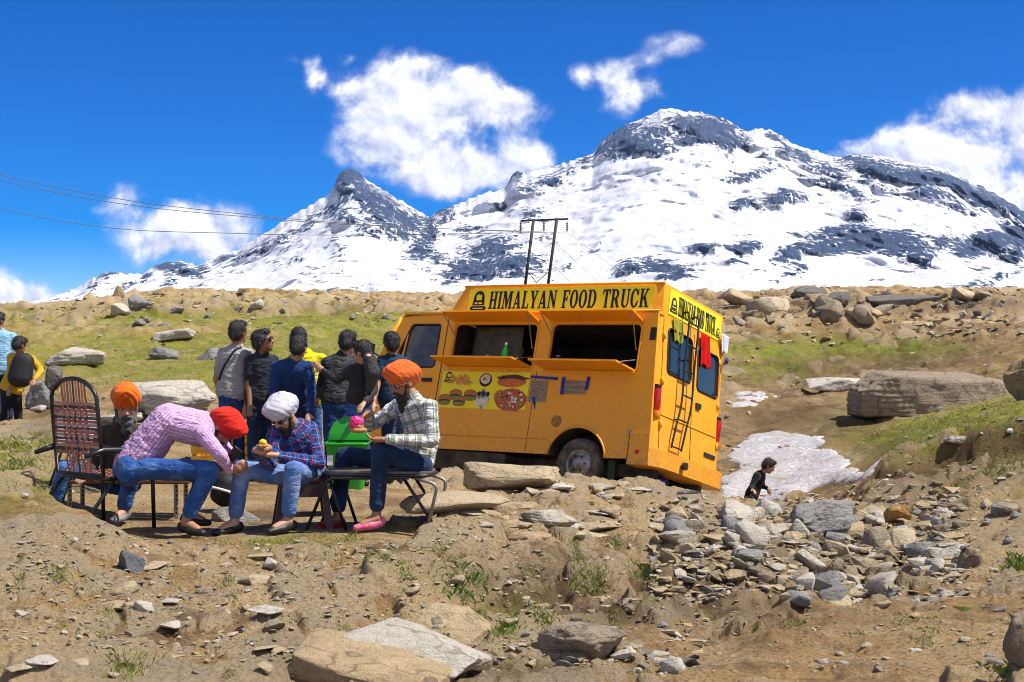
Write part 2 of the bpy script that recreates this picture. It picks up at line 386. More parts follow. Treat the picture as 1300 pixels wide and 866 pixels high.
def ground_material():
    m, t, b = newmat('ground_soil'); L = t.links.new
    tc = N(t, 'ShaderNodeTexCoord'); v = tc.outputs['Object']
    ga = N(t, 'ShaderNodeAttribute', attribute_name='grass').outputs['Fac']
    mu = N(t, 'ShaderNodeAttribute', attribute_name='mud').outputs['Fac']
    big = noise(t, v, 0.9, 5, .6); mid = noise(t, v, 5, 7, .65); fine = noise(t, v, 38, 6, .7); tiny = noise(t, v, 160, 3, .7)
    c = mixc(t, ramp(t, mid, [(.32, 0.), (.68, 1.)]), (.54, .335, .135), (.34, .21, .085))
    c = mixc(t, ramp(t, big, [(.42, 0.), (.62, 1.)]), c, (.60, .44, .235))
    c = mixc(t, ramp(t, fine, [(.48, 0.), (.64, .85)]), c, (.19, .12, .06))
    c = mixc(t, ramp(t, tiny, [(.58, 0.), (.7, .7)]), c, (.52, .42, .28))
    # stony crust
    vo = N(t, 'ShaderNodeTexVoronoi', i_Scale=11.0); L(v, vo.inputs['Vector'])
    vs = ramp(t, vo.outputs['Distance'], [(.12, 1.), (.30, 0.)])
    st = mathn(t, 'MULTIPLY', vs, ramp(t, noise(t, v, 3, 4), [(.5, 0.), (.62, 1.)]))
    c = mixc(t, mathn(t, 'MULTIPLY', st, .7), c, (.46, .40, .31))
    dk = mathn(t, 'MULTIPLY', ramp(t, noise(t, v, 1.7, 9, .72, .6), [(.47, 0.), (.58, 1.)]), ramp(t, noise(t, v, .35, 4), [(.38, 0.), (.55, 1.)]))
    c = mixc(t, mathn(t, 'MULTIPLY', dk, .8), c, mixc(t, fine, (.06, .037, .02), (.24, .16, .09)))
    sa = N(t, 'ShaderNodeAttribute', attribute_name='stone').outputs['Fac']
    rk = mixc(t, ramp(t, noise(t, v, 1.3, 4, .6), [(.4, 0.), (.6, 1.)]), (.56, .40, .205), (.46, .36, .235)); rk = mixc(t, ramp(t, fine, [(.45, 0.), (.68, .7)]), rk, (.22, .165, .10)); rk = mixc(t, ramp(t, tiny, [(.55, 0.), (.7, .6)]), rk, (.62, .55, .44))
    c = mixc(t, ramp(t, mathn(t, 'ADD', sa, mathn(t, 'MULTIPLY', mathn(t, 'SUBTRACT', fine, .5), .5)), [(.35, 0.), (.7, .85)]), c, rk)
    # damp bank soil, plus shade of gully walls and stone gaps put in as colour
    mud_shade_mask = mathn(t, 'MULTIPLY', mu, ramp(t, mathn(t, 'ADD', mathn(t, 'MULTIPLY', mid, .6), mathn(t, 'MULTIPLY', fine, .4)), [(.3, 1.), (.75, .75)]))
    c = mixc(t, mud_shade_mask, c, mixc(t, fine, (.045, .026, .014), (.14, .085, .045)))
    # turf
    gm = mathn(t, 'MULTIPLY', ga, ramp(t, mathn(t, 'ADD', mathn(t, 'MULTIPLY', noise(t, v, 2.2, 8, .7), .65), mathn(t, 'MULTIPLY', fine, .35)), [(.36, 0.), (.56, 1.)]))
    gcol = mixc(t, ramp(t, noise(t, v, 1.1, 6, .65), [(.38, 0.), (.62, 1.)]), (.16, .235, .012), (.31, .30, .035))
    gcol = mixc(t, ramp(t, noise(t, v, 22, 6, .75), [(.45, 0.), (.72, 1.)]), gcol, (.07, .085, .012))
    c = mixc(t, gm, c, gcol)
    L(c, b.inputs['Base Color']); b.inputs['Roughness'].default_value = .95; b.inputs['Specular IOR Level'].default_value = .15
    h = mathn(t, 'ADD', mathn(t, 'MULTIPLY', mid, .7), mathn(t, 'ADD', mathn(t, 'MULTIPLY', fine, .55), mathn(t, 'ADD', mathn(t, 'MULTIPLY', tiny, .2), mathn(t, 'MULTIPLY', st, .5))))
    bp = N(t, 'ShaderNodeBump', i_Strength=1.0, i_Distance=.09); L(h, bp.inputs['Height']); L(bp.outputs[0], b.inputs['Normal'])
    return m

# turf (centre in photo pixels, half sizes) and dark damp soil, which also paints shade onto gully sides and between stream stones
GRASS = [(230,455,230,26,0,1.25),(430,412,110,16,0,1.2),(120,430,130,14,0,.7),(60,400,120,12,0,.8),(330,480,90,25,0,1.0),(420,445,130,25,0,1.0),(500,470,60,40,0,.7),(1230,535,110,32,-6,1.1),(1150,565,70,14,10,.7),(1280,580,50,35,0,.9),
         (1090,440,110,12,0,.75),(980,445,70,12,0,.8),(960,470,60,12,0,.6),(20,600,60,35,0,.8),(100,560,80,20,0,.5),(380,688,45,9,0,.75),(330,384,100,7,0,.9),(150,402,200,12,0,.8),(470,398,60,8,0,.6),(560,740,70,14,25,.5),(640,790,40,25,0,.35)]
MUD_SHADE = [(1000,530,85,28,0,.9),(1120,560,70,25,15,1.),(1190,600,110,24,-4,1.1),(1080,610,70,14,0,.8),(890,752,90,36,10,1.2),(960,772,70,14,0,1.2),(700,742,70,30,0,1.2),(780,775,60,24,0,1.1),(620,850,140,14,0,1.1),(1120,448,210,38,0,.85),(1000,470,90,30,0,.9),(230,396,260,9,0,.6),(420,392,120,7,0,.6),(420,838,70,28,0,.8),(620,742,60,26,20,.85),(1040,705,130,45,0,1.0),(1180,640,90,30,0,.7),(1180,386,170,11,0,1.3),(1000,386,110,11,0,1.2),
       (75,540,45,30,40,.8),(950,600,25,40,0,.9),(700,740,60,40,0,.35),(560,858,160,10,0,.8)]
def build_ground():
    az = np.concatenate([np.linspace(-math.pi, -.5, 26)[:-1], np.linspace(-.5, -.40, 16)[:-1], np.linspace(-.40, .40, 620), np.linspace(.40, .5, 16)[1:], np.linspace(.5, math.pi, 26)[1:]])
    s = np.linspace(0, 1, 610); near = np.exp(math.log(6.0) + (math.log(76) - math.log(6.0)) * (s * .82 + .18 * s * s))
    D = np.concatenate([[.25, 1, 2, 3, 4, 4.8, 5.5], near, [82, 90, 100, 112, 130, 160, 210, 300, 450, 700, 1100, 1500, 2200, 3500, 6000, 9000]])
    A, R_ = np.meshgrid(az, D); X = R_ * np.sin(A); Y = R_ * np.cos(A)
    Z = zg(X.reshape(-1), Y.reshape(-1))
    P = np.stack([X.reshape(-1), Y.reshape(-1), Z], -1)
    me = grid_mesh('ground', P.reshape(len(D), len(az), 3)[:, ::-1])
    Pm = P.reshape(len(D), len(az), 3)[:, ::-1].reshape(-1, 3)
    yy = np.maximum(Pm[:, 1], .5); px = CX + F * Pm[:, 0] / yy; py = CY - F * (Pm[:, 2] - ZC) / yy
    ok = (Pm[:, 1] > 5.5) & (Pm[:, 1] < 120)
    g = np.zeros(len(Pm)); mu = np.zeros(len(Pm))
    nz = .35 * fbm(Pm * .5, 3) + .3 * fbm(Pm * 2.2 + 4, 3)
    for (a, b_, c, d, e, f_) in GRASS: g = np.maximum(g, 1.35 * f_ * ell(px, py, a, b_, c, d, e, .7))
    for (a, b_, c, d, e, f_) in MUD_SHADE: mu = np.maximum(mu, f_ * ell(px, py, a, b_, c, d, e, .8))
    side = (np.abs(Pm[:, 0] / yy) > .38) * .5
    g = np.clip(np.where(ok, g * (1 + nz) + g * nz, 0) + side * (Pm[:, 1] > 14) , 0, 1); mu = np.clip(np.where(ok, mu * (1 + 1.2 * nz), 0), 0, 1)
    st = plates(Pm[:, 0], Pm[:, 1])[1]; attr(me, 'stone', st); g = g * (1 - .8 * st); mu = mu * (1 - .45 * st)
    tb, wb = bank_line(Pm[:, 0], Pm[:, 1]); mu = np.maximum(mu, 1.0 * wb * np.exp(-((tb - .3) / .42) ** 2)); g = g * (1 - .9 * wb * (tb > .0) * (tb < 1.4))
    attr(me, 'grass', g); attr(me, 'mud', mu)
    o = link('ground', me, ground_material()); tag(o, kind='structure'); return o
GROUND = build_ground()

# ------------------------------------------------------------------ old snow lying in the gully
def snow_material():
    m, t, b = newmat('old_snow'); L = t.links.new
    v = N(t, 'ShaderNodeTexCoord').outputs['Object']
    f1 = noise(t, v, 9, 7, .7); f2 = noise(t, v, 34, 6, .7); f3 = noise(t, v, 1.6, 5, .6)
    c = mixc(t, ramp(t, f2, [(.40, 0.), (.64, .85)]), (.78, .78, .82), (.30, .25, .22))
    c = mixc(t, ramp(t, f1, [(.45, 0.), (.65, .8)]), c, (.40, .34, .29))
    c = mixc(t, ramp(t, f3, [(.5, 0.), (.66, .75)]), c, (.40, .34, .28)); c = mixc(t, ramp(t, noise(t, v, .6, 4, .6), [(.5, 0.), (.62, .5)]), c, (.46, .41, .36))
    L(c, b.inputs['Base Color']); b.inputs['Roughness'].default_value = .75
    bp = N(t, 'ShaderNodeBump', i_Strength=.8, i_Distance=.12); L(mathn(t, 'ADD', f1, mathn(t, 'MULTIPLY', f2, .4)), bp.inputs['Height']); L(bp.outputs[0], b.inputs['Normal'])
    return m
def snow_patch(poly, thick, res):
    pts = [hit(px, py)[0] for px, py in poly]
    xs = np.array([p.x for p in pts]); ys = np.array([p.y for p in pts])
    gx = np.arange(xs.min() - .4, xs.max() + .4, res); gy = np.arange(ys.min() - .8, ys.max() + .8, res)
    X, Y = np.meshgrid(gx, gy); x = X.reshape(-1); y = Y.reshape(-1)
    # signed distance to the outline
    dmin = np.full(len(x), 1e9); ins = np.zeros(len(x), bool); n = len(xs)
    for i in range(n):
        ax, ay, bx, by = xs[i], ys[i], xs[(i + 1) % n], ys[(i + 1) % n]
        t = np.clip(((x - ax) * (bx - ax) + (y - ay) * (by - ay)) / ((bx - ax) ** 2 + (by - ay) ** 2 + 1e-9), 0, 1)
        dmin = np.minimum(dmin, np.hypot(x - ax - t * (bx - ax), y - ay - t * (by - ay)))
        c = ((ay > y) != (by > y)) & (x < (bx - ax) * (y - ay) / (by - ay + 1e-12) + ax); ins ^= c
    sd = np.where(ins, dmin, -dmin) + .5 * fbm(np.stack([x, y, 0 * x], -1) * 1.1, 4)
    h = np.where(sd > 0, thick * np.minimum(1, np.sqrt(np.maximum(sd, 0) / .5)), -.25 + 0 * sd)
    P3 = np.stack([x, y, 0 * x], -1)
    z = zbase(x, y) * .5 + zg(x, y) * .5 + h + .05 * fbm(P3 * 1.3 + 4, 3) + .022 * (fbm(P3 * 3.1, 3, ridged=True))
    keep = (sd > -.25).reshape(X.shape)
    me = grid_mesh('snow', np.stack([x, y, z], -1).reshape(X.shape + (3,)))
    bm = bmesh.new(); bm.from_mesh(me); bm.verts.ensure_lookup_table(); k = keep.reshape(-1)
    bmesh.ops.delete(bm, geom=[bm.verts[i] for i in np.nonzero(~k)[0]], context='VERTS'); bm.to_mesh(me); bm.free()
    o = link('snow', me, snow_material() if 'old_snow' not in MATS else MATS['old_snow']); tag(o, kind='structure'); return o
snow_patch([(903,630),(930,596),(928,566),(945,550),(1000,546),(1045,552),(1052,562),(1030,572),(1075,580),(1110,596),(1138,606),(1128,618),(1085,612),(1040,618),(1005,632),(960,634)], .08, .08)
snow_patch([(928,498),(960,494),(996,496),(985,506),(950,517),(926,514)], .08, .14)

# ------------------------------------------------------------------ snow mountains
SKY = np.array([(-700,330),(-400,360),(-100,396),(40,384),(75,374),(100,364),(118,352),(140,344),(160,347),(182,348),(200,336),(215,332),(235,333),(252,337),(270,330),(285,322),(300,318),(330,300),(350,288),(372,272),(392,262),(412,250),(424,240),(428,224),(436,217),(446,214),(456,219),(466,229),(482,238),(500,249),(525,264),(546,276),(556,268),(568,263),(590,256),(612,246),(640,240),(650,222),(658,217),(668,222),(678,216),(700,213),(722,205),(752,196),(762,182),(772,172),(786,162),(806,154),(826,146),(838,139),(850,137),(868,141),(890,142),(905,147),(920,150),(936,160),(948,168),(960,163),(978,165),(992,172),(1010,184),(1030,190),(1062,200),(1085,196),(1112,197),(1140,203),(1162,207),(1200,214),(1225,228),(1245,236),(1270,250),(1300,268),(1340,285),(1450,330),(1600,300),(1900,340)], float)
ROCK = [  # rock faces that carry no snow
 (446,224,20,14,0,1.3),(436,240,12,14,0,1.),(462,246,24,14,25,1.1),(485,264,32,16,30,1.15),(515,280,30,14,25,1.),(500,292,30,12,20,.8),(470,288,25,12,0,.6),(420,268,16,8,-30,.7),(440,275,18,10,0,.75),
 (390,285,22,8,-35,.7),(360,300,20,7,-35,.6),(330,315,22,8,-30,.6),(370,330,14,6,0,.55),(400,345,18,8,0,.5),(350,335,14,6,0,.5),(430,312,16,9,20,.55),(310,322,14,5,-20,.6),
 (545,290,14,16,-30,1.),(535,318,20,16,-30,1.),(565,272,12,10,0,.9),(590,290,16,8,0,.6),(555,330,14,10,0,.7),
 (620,318,34,14,-12,1.2),(605,342,42,16,-8,1.3),(650,335,34,16,0,1.2),(640,312,20,10,0,.9),(575,358,14,9,-20,.9),(655,222,8,8,0,1.),(672,240,18,8,0,.8),(700,230,20,8,0,.7),(640,262,20,8,0,.5),(680,268,16,7,0,.6),(700,300,18,9,0,.35),(672,270,14,10,0,.7),
 (785,170,22,12,-25,1.25),(800,186,40,13,-8,1.3),(830,168,26,14,0,.85),(770,188,14,12,0,1.),(835,188,26,9,0,.9),(868,158,26,12,0,.9),(905,165,32,16,10,1.35),(925,178,22,12,15,1.3),(880,178,26,8,0,1.1),(945,180,8,12,0,.9),(745,205,16,8,-20,.7),(720,215,16,8,0,.6),
 (985,175,14,5,20,1.),(1000,190,16,7,25,.9),(1016,198,20,7,25,1.),(965,195,10,5,0,.6),(955,222,30,6,-10,.8),(940,225,14,5,0,.8),(975,214,16,6,0,.7),(985,255,30,8,-8,1.),(945,258,18,7,-15,.9),(1000,248,16,6,0,.9),(895,205,14,5,0,.5),(1030,228,18,6,15,.7),(1060,235,26,7,15,.9),(1085,245,20,6,20,.7),(1050,215,30,7,20,.8),
 (1090,205,24,7,5,1.),(1115,215,38,10,12,1.3),(1155,225,36,9,12,1.35),(1195,228,38,9,15,1.3),(1230,245,36,9,25,1.2),(1265,258,40,9,28,1.2),(1290,268,40,10,25,1.2),(1180,245,30,7,15,.9),(1215,262,26,6,20,.8),(1130,240,20,6,15,.6),
 (1088,275,12,9,0,1.),(1085,290,30,6,0,.7),(1050,298,36,8,-8,1.),(1015,318,34,10,-15,1.1),(1050,312,40,11,-5,1.3),(1100,305,40,14,0,1.4),(1140,310,34,16,5,1.4),(1165,318,22,16,0,1.2),(1175,330,16,8,-40,1.),(1195,310,20,9,0,.9),(1230,315,24,13,0,1.2),(1260,308,26,17,0,1.25),(1290,300,26,17,0,1.3),(1285,325,20,9,-20,1.),(1010,335,20,5,0,.7),
 (892,316,22,6,0,1.1),(945,315,26,8,-6,1.2),(935,332,12,5,0,.8),(800,340,20,9,-8,1.1),(845,340,34,10,8,1.25),(870,347,14,6,0,.8),(890,345,14,4,0,.6),(960,345,20,4,-10,.6),(780,347,14,5,0,.5),(1000,350,24,4,-8,.5),
 (1210,372,46,5,-14,1.1),(1230,360,40,4,-18,.7),(1275,350,30,5,-18,.7),(1260,372,30,6,-10,.9),(1120,355,40,3,-10,.4),
 (140,348,18,5,-15,.9),(118,362,14,4,-30,.6),(215,338,26,5,0,1.1),(240,346,22,6,15,1.),(185,352,12,4,-20,.7),(255,340,12,5,0,.8),(285,328,14,5,-15,.9),(165,365,26,3,-25,.6),(210,362,30,3,-25,.6),(255,362,30,3,-20,.55),(300,345,26,4,-15,.5),(330,375,40,4,-8,.7),(420,372,50,4,-8,.45),(475,365,14,5,0,.5),(500,350,30,3,-15,.4),(360,382,30,4,0,.6),(720,340,40,3,-35,.5),(745,320,30,3,-35,.5),(700,362,20,4,0,.4),(880,375,30,3,-5,.3),(990,375,30,3,-5,.3)]
def mountain_material():
    m, t, b = newmat('mountain_snow_rock'); L = t.links.new
    v = N(t, 'ShaderNodeTexCoord').outputs['Object']
    mp = N(t, 'ShaderNodeMapping'); L(v, mp.inputs[0]); mp.inputs['Scale'].default_value = (.001, .001, .001); v = mp.outputs[0]
    ra = N(t, 'ShaderNodeAttribute', attribute_name='rock').outputs['Fac']
    n1 = noise(t, v, 13, 10, .7); n2 = noise(t, v, 55, 7, .72); n3 = noise(t, v, 3, 5, .6)
    # snow-filled ledges streak the faces
    m2 = N(t, 'ShaderNodeMapping'); L(v, m2.inputs[0]); m2.inputs['Scale'].default_value = (1, 1, 3.2); m2.inputs['Rotation'].default_value = (0, .25, 0)
    led = noise(t, m2.outputs[0], 20, 9, .72, .3)
    m3 = N(t, 'ShaderNodeMapping'); L(v, m3.inputs[0]); m3.inputs['Scale'].default_value = (4., 1, .9)
    gul = noise(t, m3.outputs[0], 13, 8, .7, .3)
    k = mathn(t, 'ADD', ra, mathn(t, 'ADD', mathn(t, 'MULTIPLY', mathn(t, 'SUBTRACT', n1, .5), 2.3), mathn(t, 'ADD', mathn(t, 'MULTIPLY', mathn(t, 'SUBTRACT', led, .5), 2.0), mathn(t, 'ADD', mathn(t, 'MULTIPLY', mathn(t, 'SUBTRACT', gul, .5), .8), mathn(t, 'MULTIPLY', mathn(t, 'SUBTRACT', n2, .5), 1.1)))))
    m4 = N(t, 'ShaderNodeMapping'); L(v, m4.inputs[0]); m4.inputs['Scale'].default_value = (7., 2., .8); m4.inputs['Rotation'].default_value = (0, .18, 0)
    k = mathn(t, 'SUBTRACT', k, mathn(t, 'MULTIPLY', ramp(t, noise(t, m4.outputs[0], 11, 7, .68, .4), [(.50, 0.), (.60, 1.)]), .55))
    mask = ramp(t, k, [(.52, 0.), (.58, 1.)])
    rock = mixc(t, ramp(t, gul, [(.3, 0.), (.7, 1.)]), (.05, .09, .19), (.14, .20, .33))  # blue of the distant haze is mixed into the bare rock colour
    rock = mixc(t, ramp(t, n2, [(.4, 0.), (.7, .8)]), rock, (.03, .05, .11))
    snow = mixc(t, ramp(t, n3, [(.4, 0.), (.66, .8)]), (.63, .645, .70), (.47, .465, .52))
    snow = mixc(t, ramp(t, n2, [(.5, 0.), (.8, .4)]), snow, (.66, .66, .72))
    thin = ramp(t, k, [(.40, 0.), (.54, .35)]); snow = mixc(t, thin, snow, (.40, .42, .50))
    c = mixc(t, mask, snow, rock); L(c, b.inputs['Base Color'])
    b.inputs['Roughness'].default_value = .85; b.inputs['Specular IOR Level'].default_value = .15
    h = mathn(t, 'ADD', mathn(t, 'MULTIPLY', n1, mathn(t, 'ADD', .18, mathn(t, 'MULTIPLY', mask, .85))), mathn(t, 'ADD', mathn(t, 'MULTIPLY', n2, mathn(t, 'ADD', .04, mathn(t, 'MULTIPLY', mask, .36))), mathn(t, 'MULTIPLY', mathn(t, 'MULTIPLY', mask, gul), 1.1)))
    bp = N(t, 'ShaderNodeBump', i_Strength=1.0, i_Distance=32.0); L(h, bp.inputs['Height']); L(bp.outputs[0], b.inputs['Normal'])
    return m
def build_mountains():
    tanx = np.concatenate([np.linspace(-1.1, -.39, 60)[:-1], np.linspace(-.39, .39, 760), np.linspace(.39, 1.1, 60)[1:]])
    t = np.linspace(0, 1, 225); T, U = np.meshgrid(t, tanx, indexing='ij')
    px = CX + F * U; ysky = np.interp(px.reshape(-1), SKY[:, 0], SKY[:, 1]).reshape(px.shape)
    base = 408.0
    sx_ = np.arange(-700, 1901); sy_ = np.interp(sx_, SKY[:, 0], SKY[:, 1]); kx = np.arange(-160, 161)
    def blur(sg):
        g = np.exp(-(kx / sg) ** 2 / 2); g /= g.sum(); return np.interp(px.reshape(-1), sx_, np.convolve(np.pad(sy_, 160, 'edge'), g, 'valid')).reshape(px.shape)
    b1_, b2_ = blur(18), blur(55)
    w1 = sstep(.7, .98, T); w2 = sstep(.35, .85, T)
    ysky = b2_ * (1 - w2) + w2 * (b1_ * (1 - w1) + ysky * w1)
    prof = .12 * T + .88 * T ** 1.15
    e_py = base + (ysky - base) * prof
    D = 1700 + 3600 * T ** .85 + 120 * np.sin(U * 9) * T
    X = U * D; Y = D; Z = ZC + (CY - e_py) / F * D
    P = np.stack([X, Y, Z], -1).reshape(-1, 3)
    rock = np.zeros(px.size); ppx = px.reshape(-1); ppy = e_py.reshape(-1)
    wob = 7 * fbm(np.stack([ppx * .03, ppy * .05, 0 * ppx], -1), 4); wob2 = 5 * fbm(np.stack([ppx * .03, ppy * .05, 9 + 0 * ppx], -1), 4)
    for (a, b_, c, d, e, f_) in ROCK: rock = np.maximum(rock, f_ * ell(ppx + wob, ppy + wob2, a, b_, c, d, e, .75))
    tt = T.reshape(-1)
    tail = sstep(.0, .15, tt) * (1 - sstep(.93, 1.0, tt))
    q = np.stack([P[:, 0], P[:, 1] * .6, P[:, 2] * 1.6], -1) / 900.
    rid = fbm(q * 1.1 + 3, 5, .52, ridged=True); r2 = fbm(q * np.array([3.5, 1.2, 1.0]) + 11, 5, .55, ridged=True)
    # relief moves the slope towards and away from the eye, so spurs and gullies stand out
    push = 330 * rid * tail + (50 + 170 * np.clip(rock, 0, 1)) * r2 * tail
    k = 1 - push / P[:, 1]
    P[:, 0] *= k; P[:, 1] *= k; P[:, 2] = ZC + (P[:, 2] - ZC) * k + 18 * fbm(q * 8, 3) * tail
    crest = sstep(.9, 1.0, tt); P[:, 2] += crest * 14 * fbm(np.stack([ppx * .12, 0 * ppx, 0 * ppx], -1), 3)
    rock = np.clip(rock * 1.05 + .12 * sstep(.1, .5, rid) * sstep(.4, .8, tt), 0, 1.2)
    G = P.reshape(T.shape + (3,))
    # far side of the massif falls away again
    b1 = G[-1].copy(); b1[:, 0] *= 1.1; b1[:, 1] *= 1.1; b1[:, 2] *= .75
    b2 = G[-1].copy(); b2[:, 0] *= 1.5; b2[:, 1] *= 1.5; b2[:, 2] = -60
    G = np.concatenate([G, b1[None], b2[None]]); rock = np.concatenate([rock, np.zeros(2 * len(tanx))])
    me = grid_mesh('mountain', G); attr(me, 'rock', rock)
    o = link('mountain', me, mountain_material()); tag(o, kind='structure')
build_mountains()

# ------------------------------------------------------------------ rocks
def rock_mat(name, c1, c2, c3):
    m, t, b = newmat(name); L = t.links.new
    v = N(t, 'ShaderNodeTexCoord').outputs['Object']; oi = N(t, 'ShaderNodeObjectInfo')
    ad = N(t, 'ShaderNodeVectorMath', operation='ADD'); L(v, ad.inputs[0]); L(oi.outputs['Random'], ad.inputs[1])
    geo = N(t, 'ShaderNodeNewGeometry'); w = geo.outputs['Position']
    n1 = noise(t, w, 3.5, 7, .65, .4); n2 = noise(t, w, 18, 7, .7); n3 = noise(t, w, 70, 4, .7)
    mp = N(t, 'ShaderNodeMapping'); L(w, mp.inputs[0]); mp.inputs['Scale'].default_value = (2, 2, 9); mp.inputs['Rotation'].default_value = (.15, .1, 0)
    st = noise(t, mp.outputs[0], 3, 6, .7)
    c = mixc(t, ramp(t, n1, [(.35, 0.), (.65, 1.)]), c1, c2)
    c = mixc(t, ramp(t, oi.outputs['Random'], [(0., 0.), (1., .8)]), c, c3)
    c = mixc(t, ramp(t, st, [(.5, 0.), (.72, .25)]), c, tuple(x * .45 for x in c2))
    c = mixc(t, ramp(t, n2, [(.5, 0.), (.72, .6)]), c, tuple(x * .5 for x in c1))
    c = mixc(t, ramp(t, n3, [(.56, 0.), (.72, .5)]), c, tuple(min(.7, x * 1.5) for x in c1))
    vo = N(t, 'ShaderNodeTexVoronoi', feature='DISTANCE_TO_EDGE', i_Scale=1.6); wv = N(t, 'ShaderNodeVectorMath', operation='ADD'); L(w, wv.inputs[0]); sv = N(t, 'ShaderNodeVectorMath', operation='SCALE'); L(N(t, 'ShaderNodeTexNoise', i_Scale=3.0).outputs['Color'], sv.inputs[0]); sv.inputs['Scale'].default_value = .5; L(sv.outputs[0], wv.inputs[1]); L(wv.outputs[0], vo.inputs['Vector'])
    ck = ramp(t, vo.outputs['Distance'], [(.0, 1.), (.03, 0.)]); c = mixc(t, mathn(t, 'MULTIPLY', ck, .6), c, tuple(x * .25 for x in c2))
    L(c, b.inputs['Base Color']); b.inputs['Roughness'].default_value = .88; b.inputs['Specular IOR Level'].default_value = .25
    bp = N(t, 'ShaderNodeBump', i_Strength=.85, i_Distance=.07); L(mathn(t, 'ADD', mathn(t, 'MULTIPLY', st, .6), mathn(t, 'ADD', mathn(t, 'MULTIPLY', n2, .7), mathn(t, 'MULTIPLY', n3, .25))), bp.inputs['Height']); L(bp.outputs[0], b.inputs['Normal'])
    return m
RM = {'pale': rock_mat('rock_pale', (.50, .44, .35), (.42, .36, .27), (.58, .54, .47)), 'tan': rock_mat('rock_tan', (.48, .36, .205), (.38, .275, .15), (.54, .45, .31)),
      'grey': rock_mat('rock_grey', (.26, .25, .235), (.20, .19, .175), (.34, .32, .29)), 'dark': rock_mat('rock_dark', (.14, .125, .11), (.09, .08, .07), (.2, .18, .15)),
      'brown': rock_mat('rock_brown', (.30, .235, .155), (.22, .165, .105), (.36, .30, .22)), 'rust': rock_mat('rock_rust', (.5, .26, .075), (.4, .21, .07), (.52, .33, .14)), 'slate': rock_mat('rock_slate', (.12, .125, .145), (.085, .09, .105), (.17, .17, .18))}
def rock_mesh(seed, dims=(1, 1, 1), hull=None, npts=16, cuts=0, rough=.06, boxy=.5, strata=0.0):
    """angular stone in a box of about -0.5..0.5, base at z=0"""
    r = random.Random(seed); bm = bmesh.new()
    for q in hull or (): bm.verts.new(q)
    for i in range(0 if hull else npts):
        p = Vector((r.uniform(-1, 1), r.uniform(-1, 1), r.uniform(-1, 1)))
        m = max(abs(p.x), abs(p.y), abs(p.z)); l = p.length
        p = p / (m * boxy + l * (1 - boxy)) * r.uniform(.78, 1.0)
        bm.verts.new((p.x * .5, p.y * .5, p.z * .5))
    h = bmesh.ops.convex_hull(bm, input=bm.verts); bmesh.ops.delete(bm, geom=list({g for g in h['geom_interior'] + h['geom_unused'] if isinstance(g, bmesh.types.BMVert)}), context='VERTS')
    bmesh.ops.dissolve_limit(bm, angle_limit=.22, verts=bm.verts, edges=bm.edges)
    bmesh.ops.bevel(bm, geom=list(bm.edges), offset=.03, segments=1, profile=.5, affect='EDGES', clamp_overlap=True)
    bmesh.ops.triangulate(bm, faces=bm.faces)
    if cuts:
        for _ in range(cuts):
            lim = .55 / (2 ** (_ + 1))
            es = [e for e in bm.edges if e.calc_length() > lim]
            bmesh.ops.subdivide_edges(bm, edges=es, cuts=1); bmesh.ops.triangulate(bm, faces=bm.faces)
    bm.normal_update()
    co = np.array([v.co for v in bm.verts]); nn = np.array([v.normal for v in bm.verts])
    if rough:
        dm = np.array(dims) / max(dims); cq = co * dm; sc = max(.25, float(np.min(dm)) ** .5)
        d = rough * sc * fbm(cq * 3.2 + seed * 3.1, 5, .6) + rough * sc * .5 * (fbm(cq * 9 + seed, 3, .6, ridged=True) - .3)
        if strata:
            zz = co[:, 2] * 9 + fbm(co * 2 + seed, 2) * 1.2; d = d + strata * (np.abs((zz % 1) - .5) - .25) * (1 - np.abs(nn[:, 2]))
        co = co + nn * d[:, None]
    co[:, 2] -= co[:, 2].min(); co[:, 2] *= 1
    for v, c in zip(bm.verts, co): v.co = c
    me = bpy.data.meshes.new('stone'); bm.to_mesh(me); bm.free()
    shade(me, 38 if not cuts else 55); return me
def boulder(name, label, px, py, w, h, mat, seed, depth=.8, rz=0., tilt=(0, 0), sink=.12, boxy=.6, cuts=3, npts=16, strata=.05, rough=.11, group=None, d=None, cat='rock', hull=None):
    p, D = hit(px, py)
    if d: D = d; p = at(px, py, d)
    W_ = w * D / F; H_ = h * D / F
    me = rock_mesh(seed, (W_, W_ * depth, H_), hull, npts=npts, cuts=cuts, boxy=boxy, rough=rough, strata=strata)
    o = link(name, me, RM[mat]); o.location = (p.x, p.y + W_ * depth * .35, p.z - H_ * sink); o.scale = (W_, W_ * depth, H_ * (1 + sink))
    o.rotation_euler = (math.radians(tilt[0]), math.radians(tilt[1]), math.radians(rz)); tag(o, label, cat, group); return o
boulder('flat_boulder', 'thick flat brown slab of rock lying before the food truck', 645, 624, 134, 36, 'tan', 11, .55, -4, (0, 2), .1, .97, strata=.03, npts=22)
boulder('boulder', 'huge dark flat-topped boulder on the slope across the gully', 1194, 518, 195, 46, 'brown', 27, .6, 4, (0, -1), .30, .98, rough=.11, strata=.02, cuts=4, hull=[(-.5, -.3, -.45), (-.5, -.34, .06), (-.34, -.38, .42), (-.30, .4, .5), (-.5, .3, .1), (-.48, .4, -.5), (.14, -.52, -.5), (.10, -.48, .30), (.42, -.36, .26), (.5, -.1, -.05), (.5, .35, .1), (.44, .44, -.5), (.34, .42, .40), (.46, -.34, -.5), (-.2, -.5, -.48)])
boulder('boulder', 'brown squared block on the stony ridge above the red cloth', 1103, 405, 52, 20, 'tan', 33, .8, 20, (0, 0), .1, .9)
boulder('boulder', 'long low dark rock on the skyline of the stony ridge', 1150, 389, 96, 17, 'dark', 41, .5, 0, (0, 0), .1, .85)
boulder('boulder', 'rounded mossy boulder on the skyline of the stony ridge', 1030, 379, 58, 20, 'dark', 52, .8, 0, (0, 4), .1, .25)
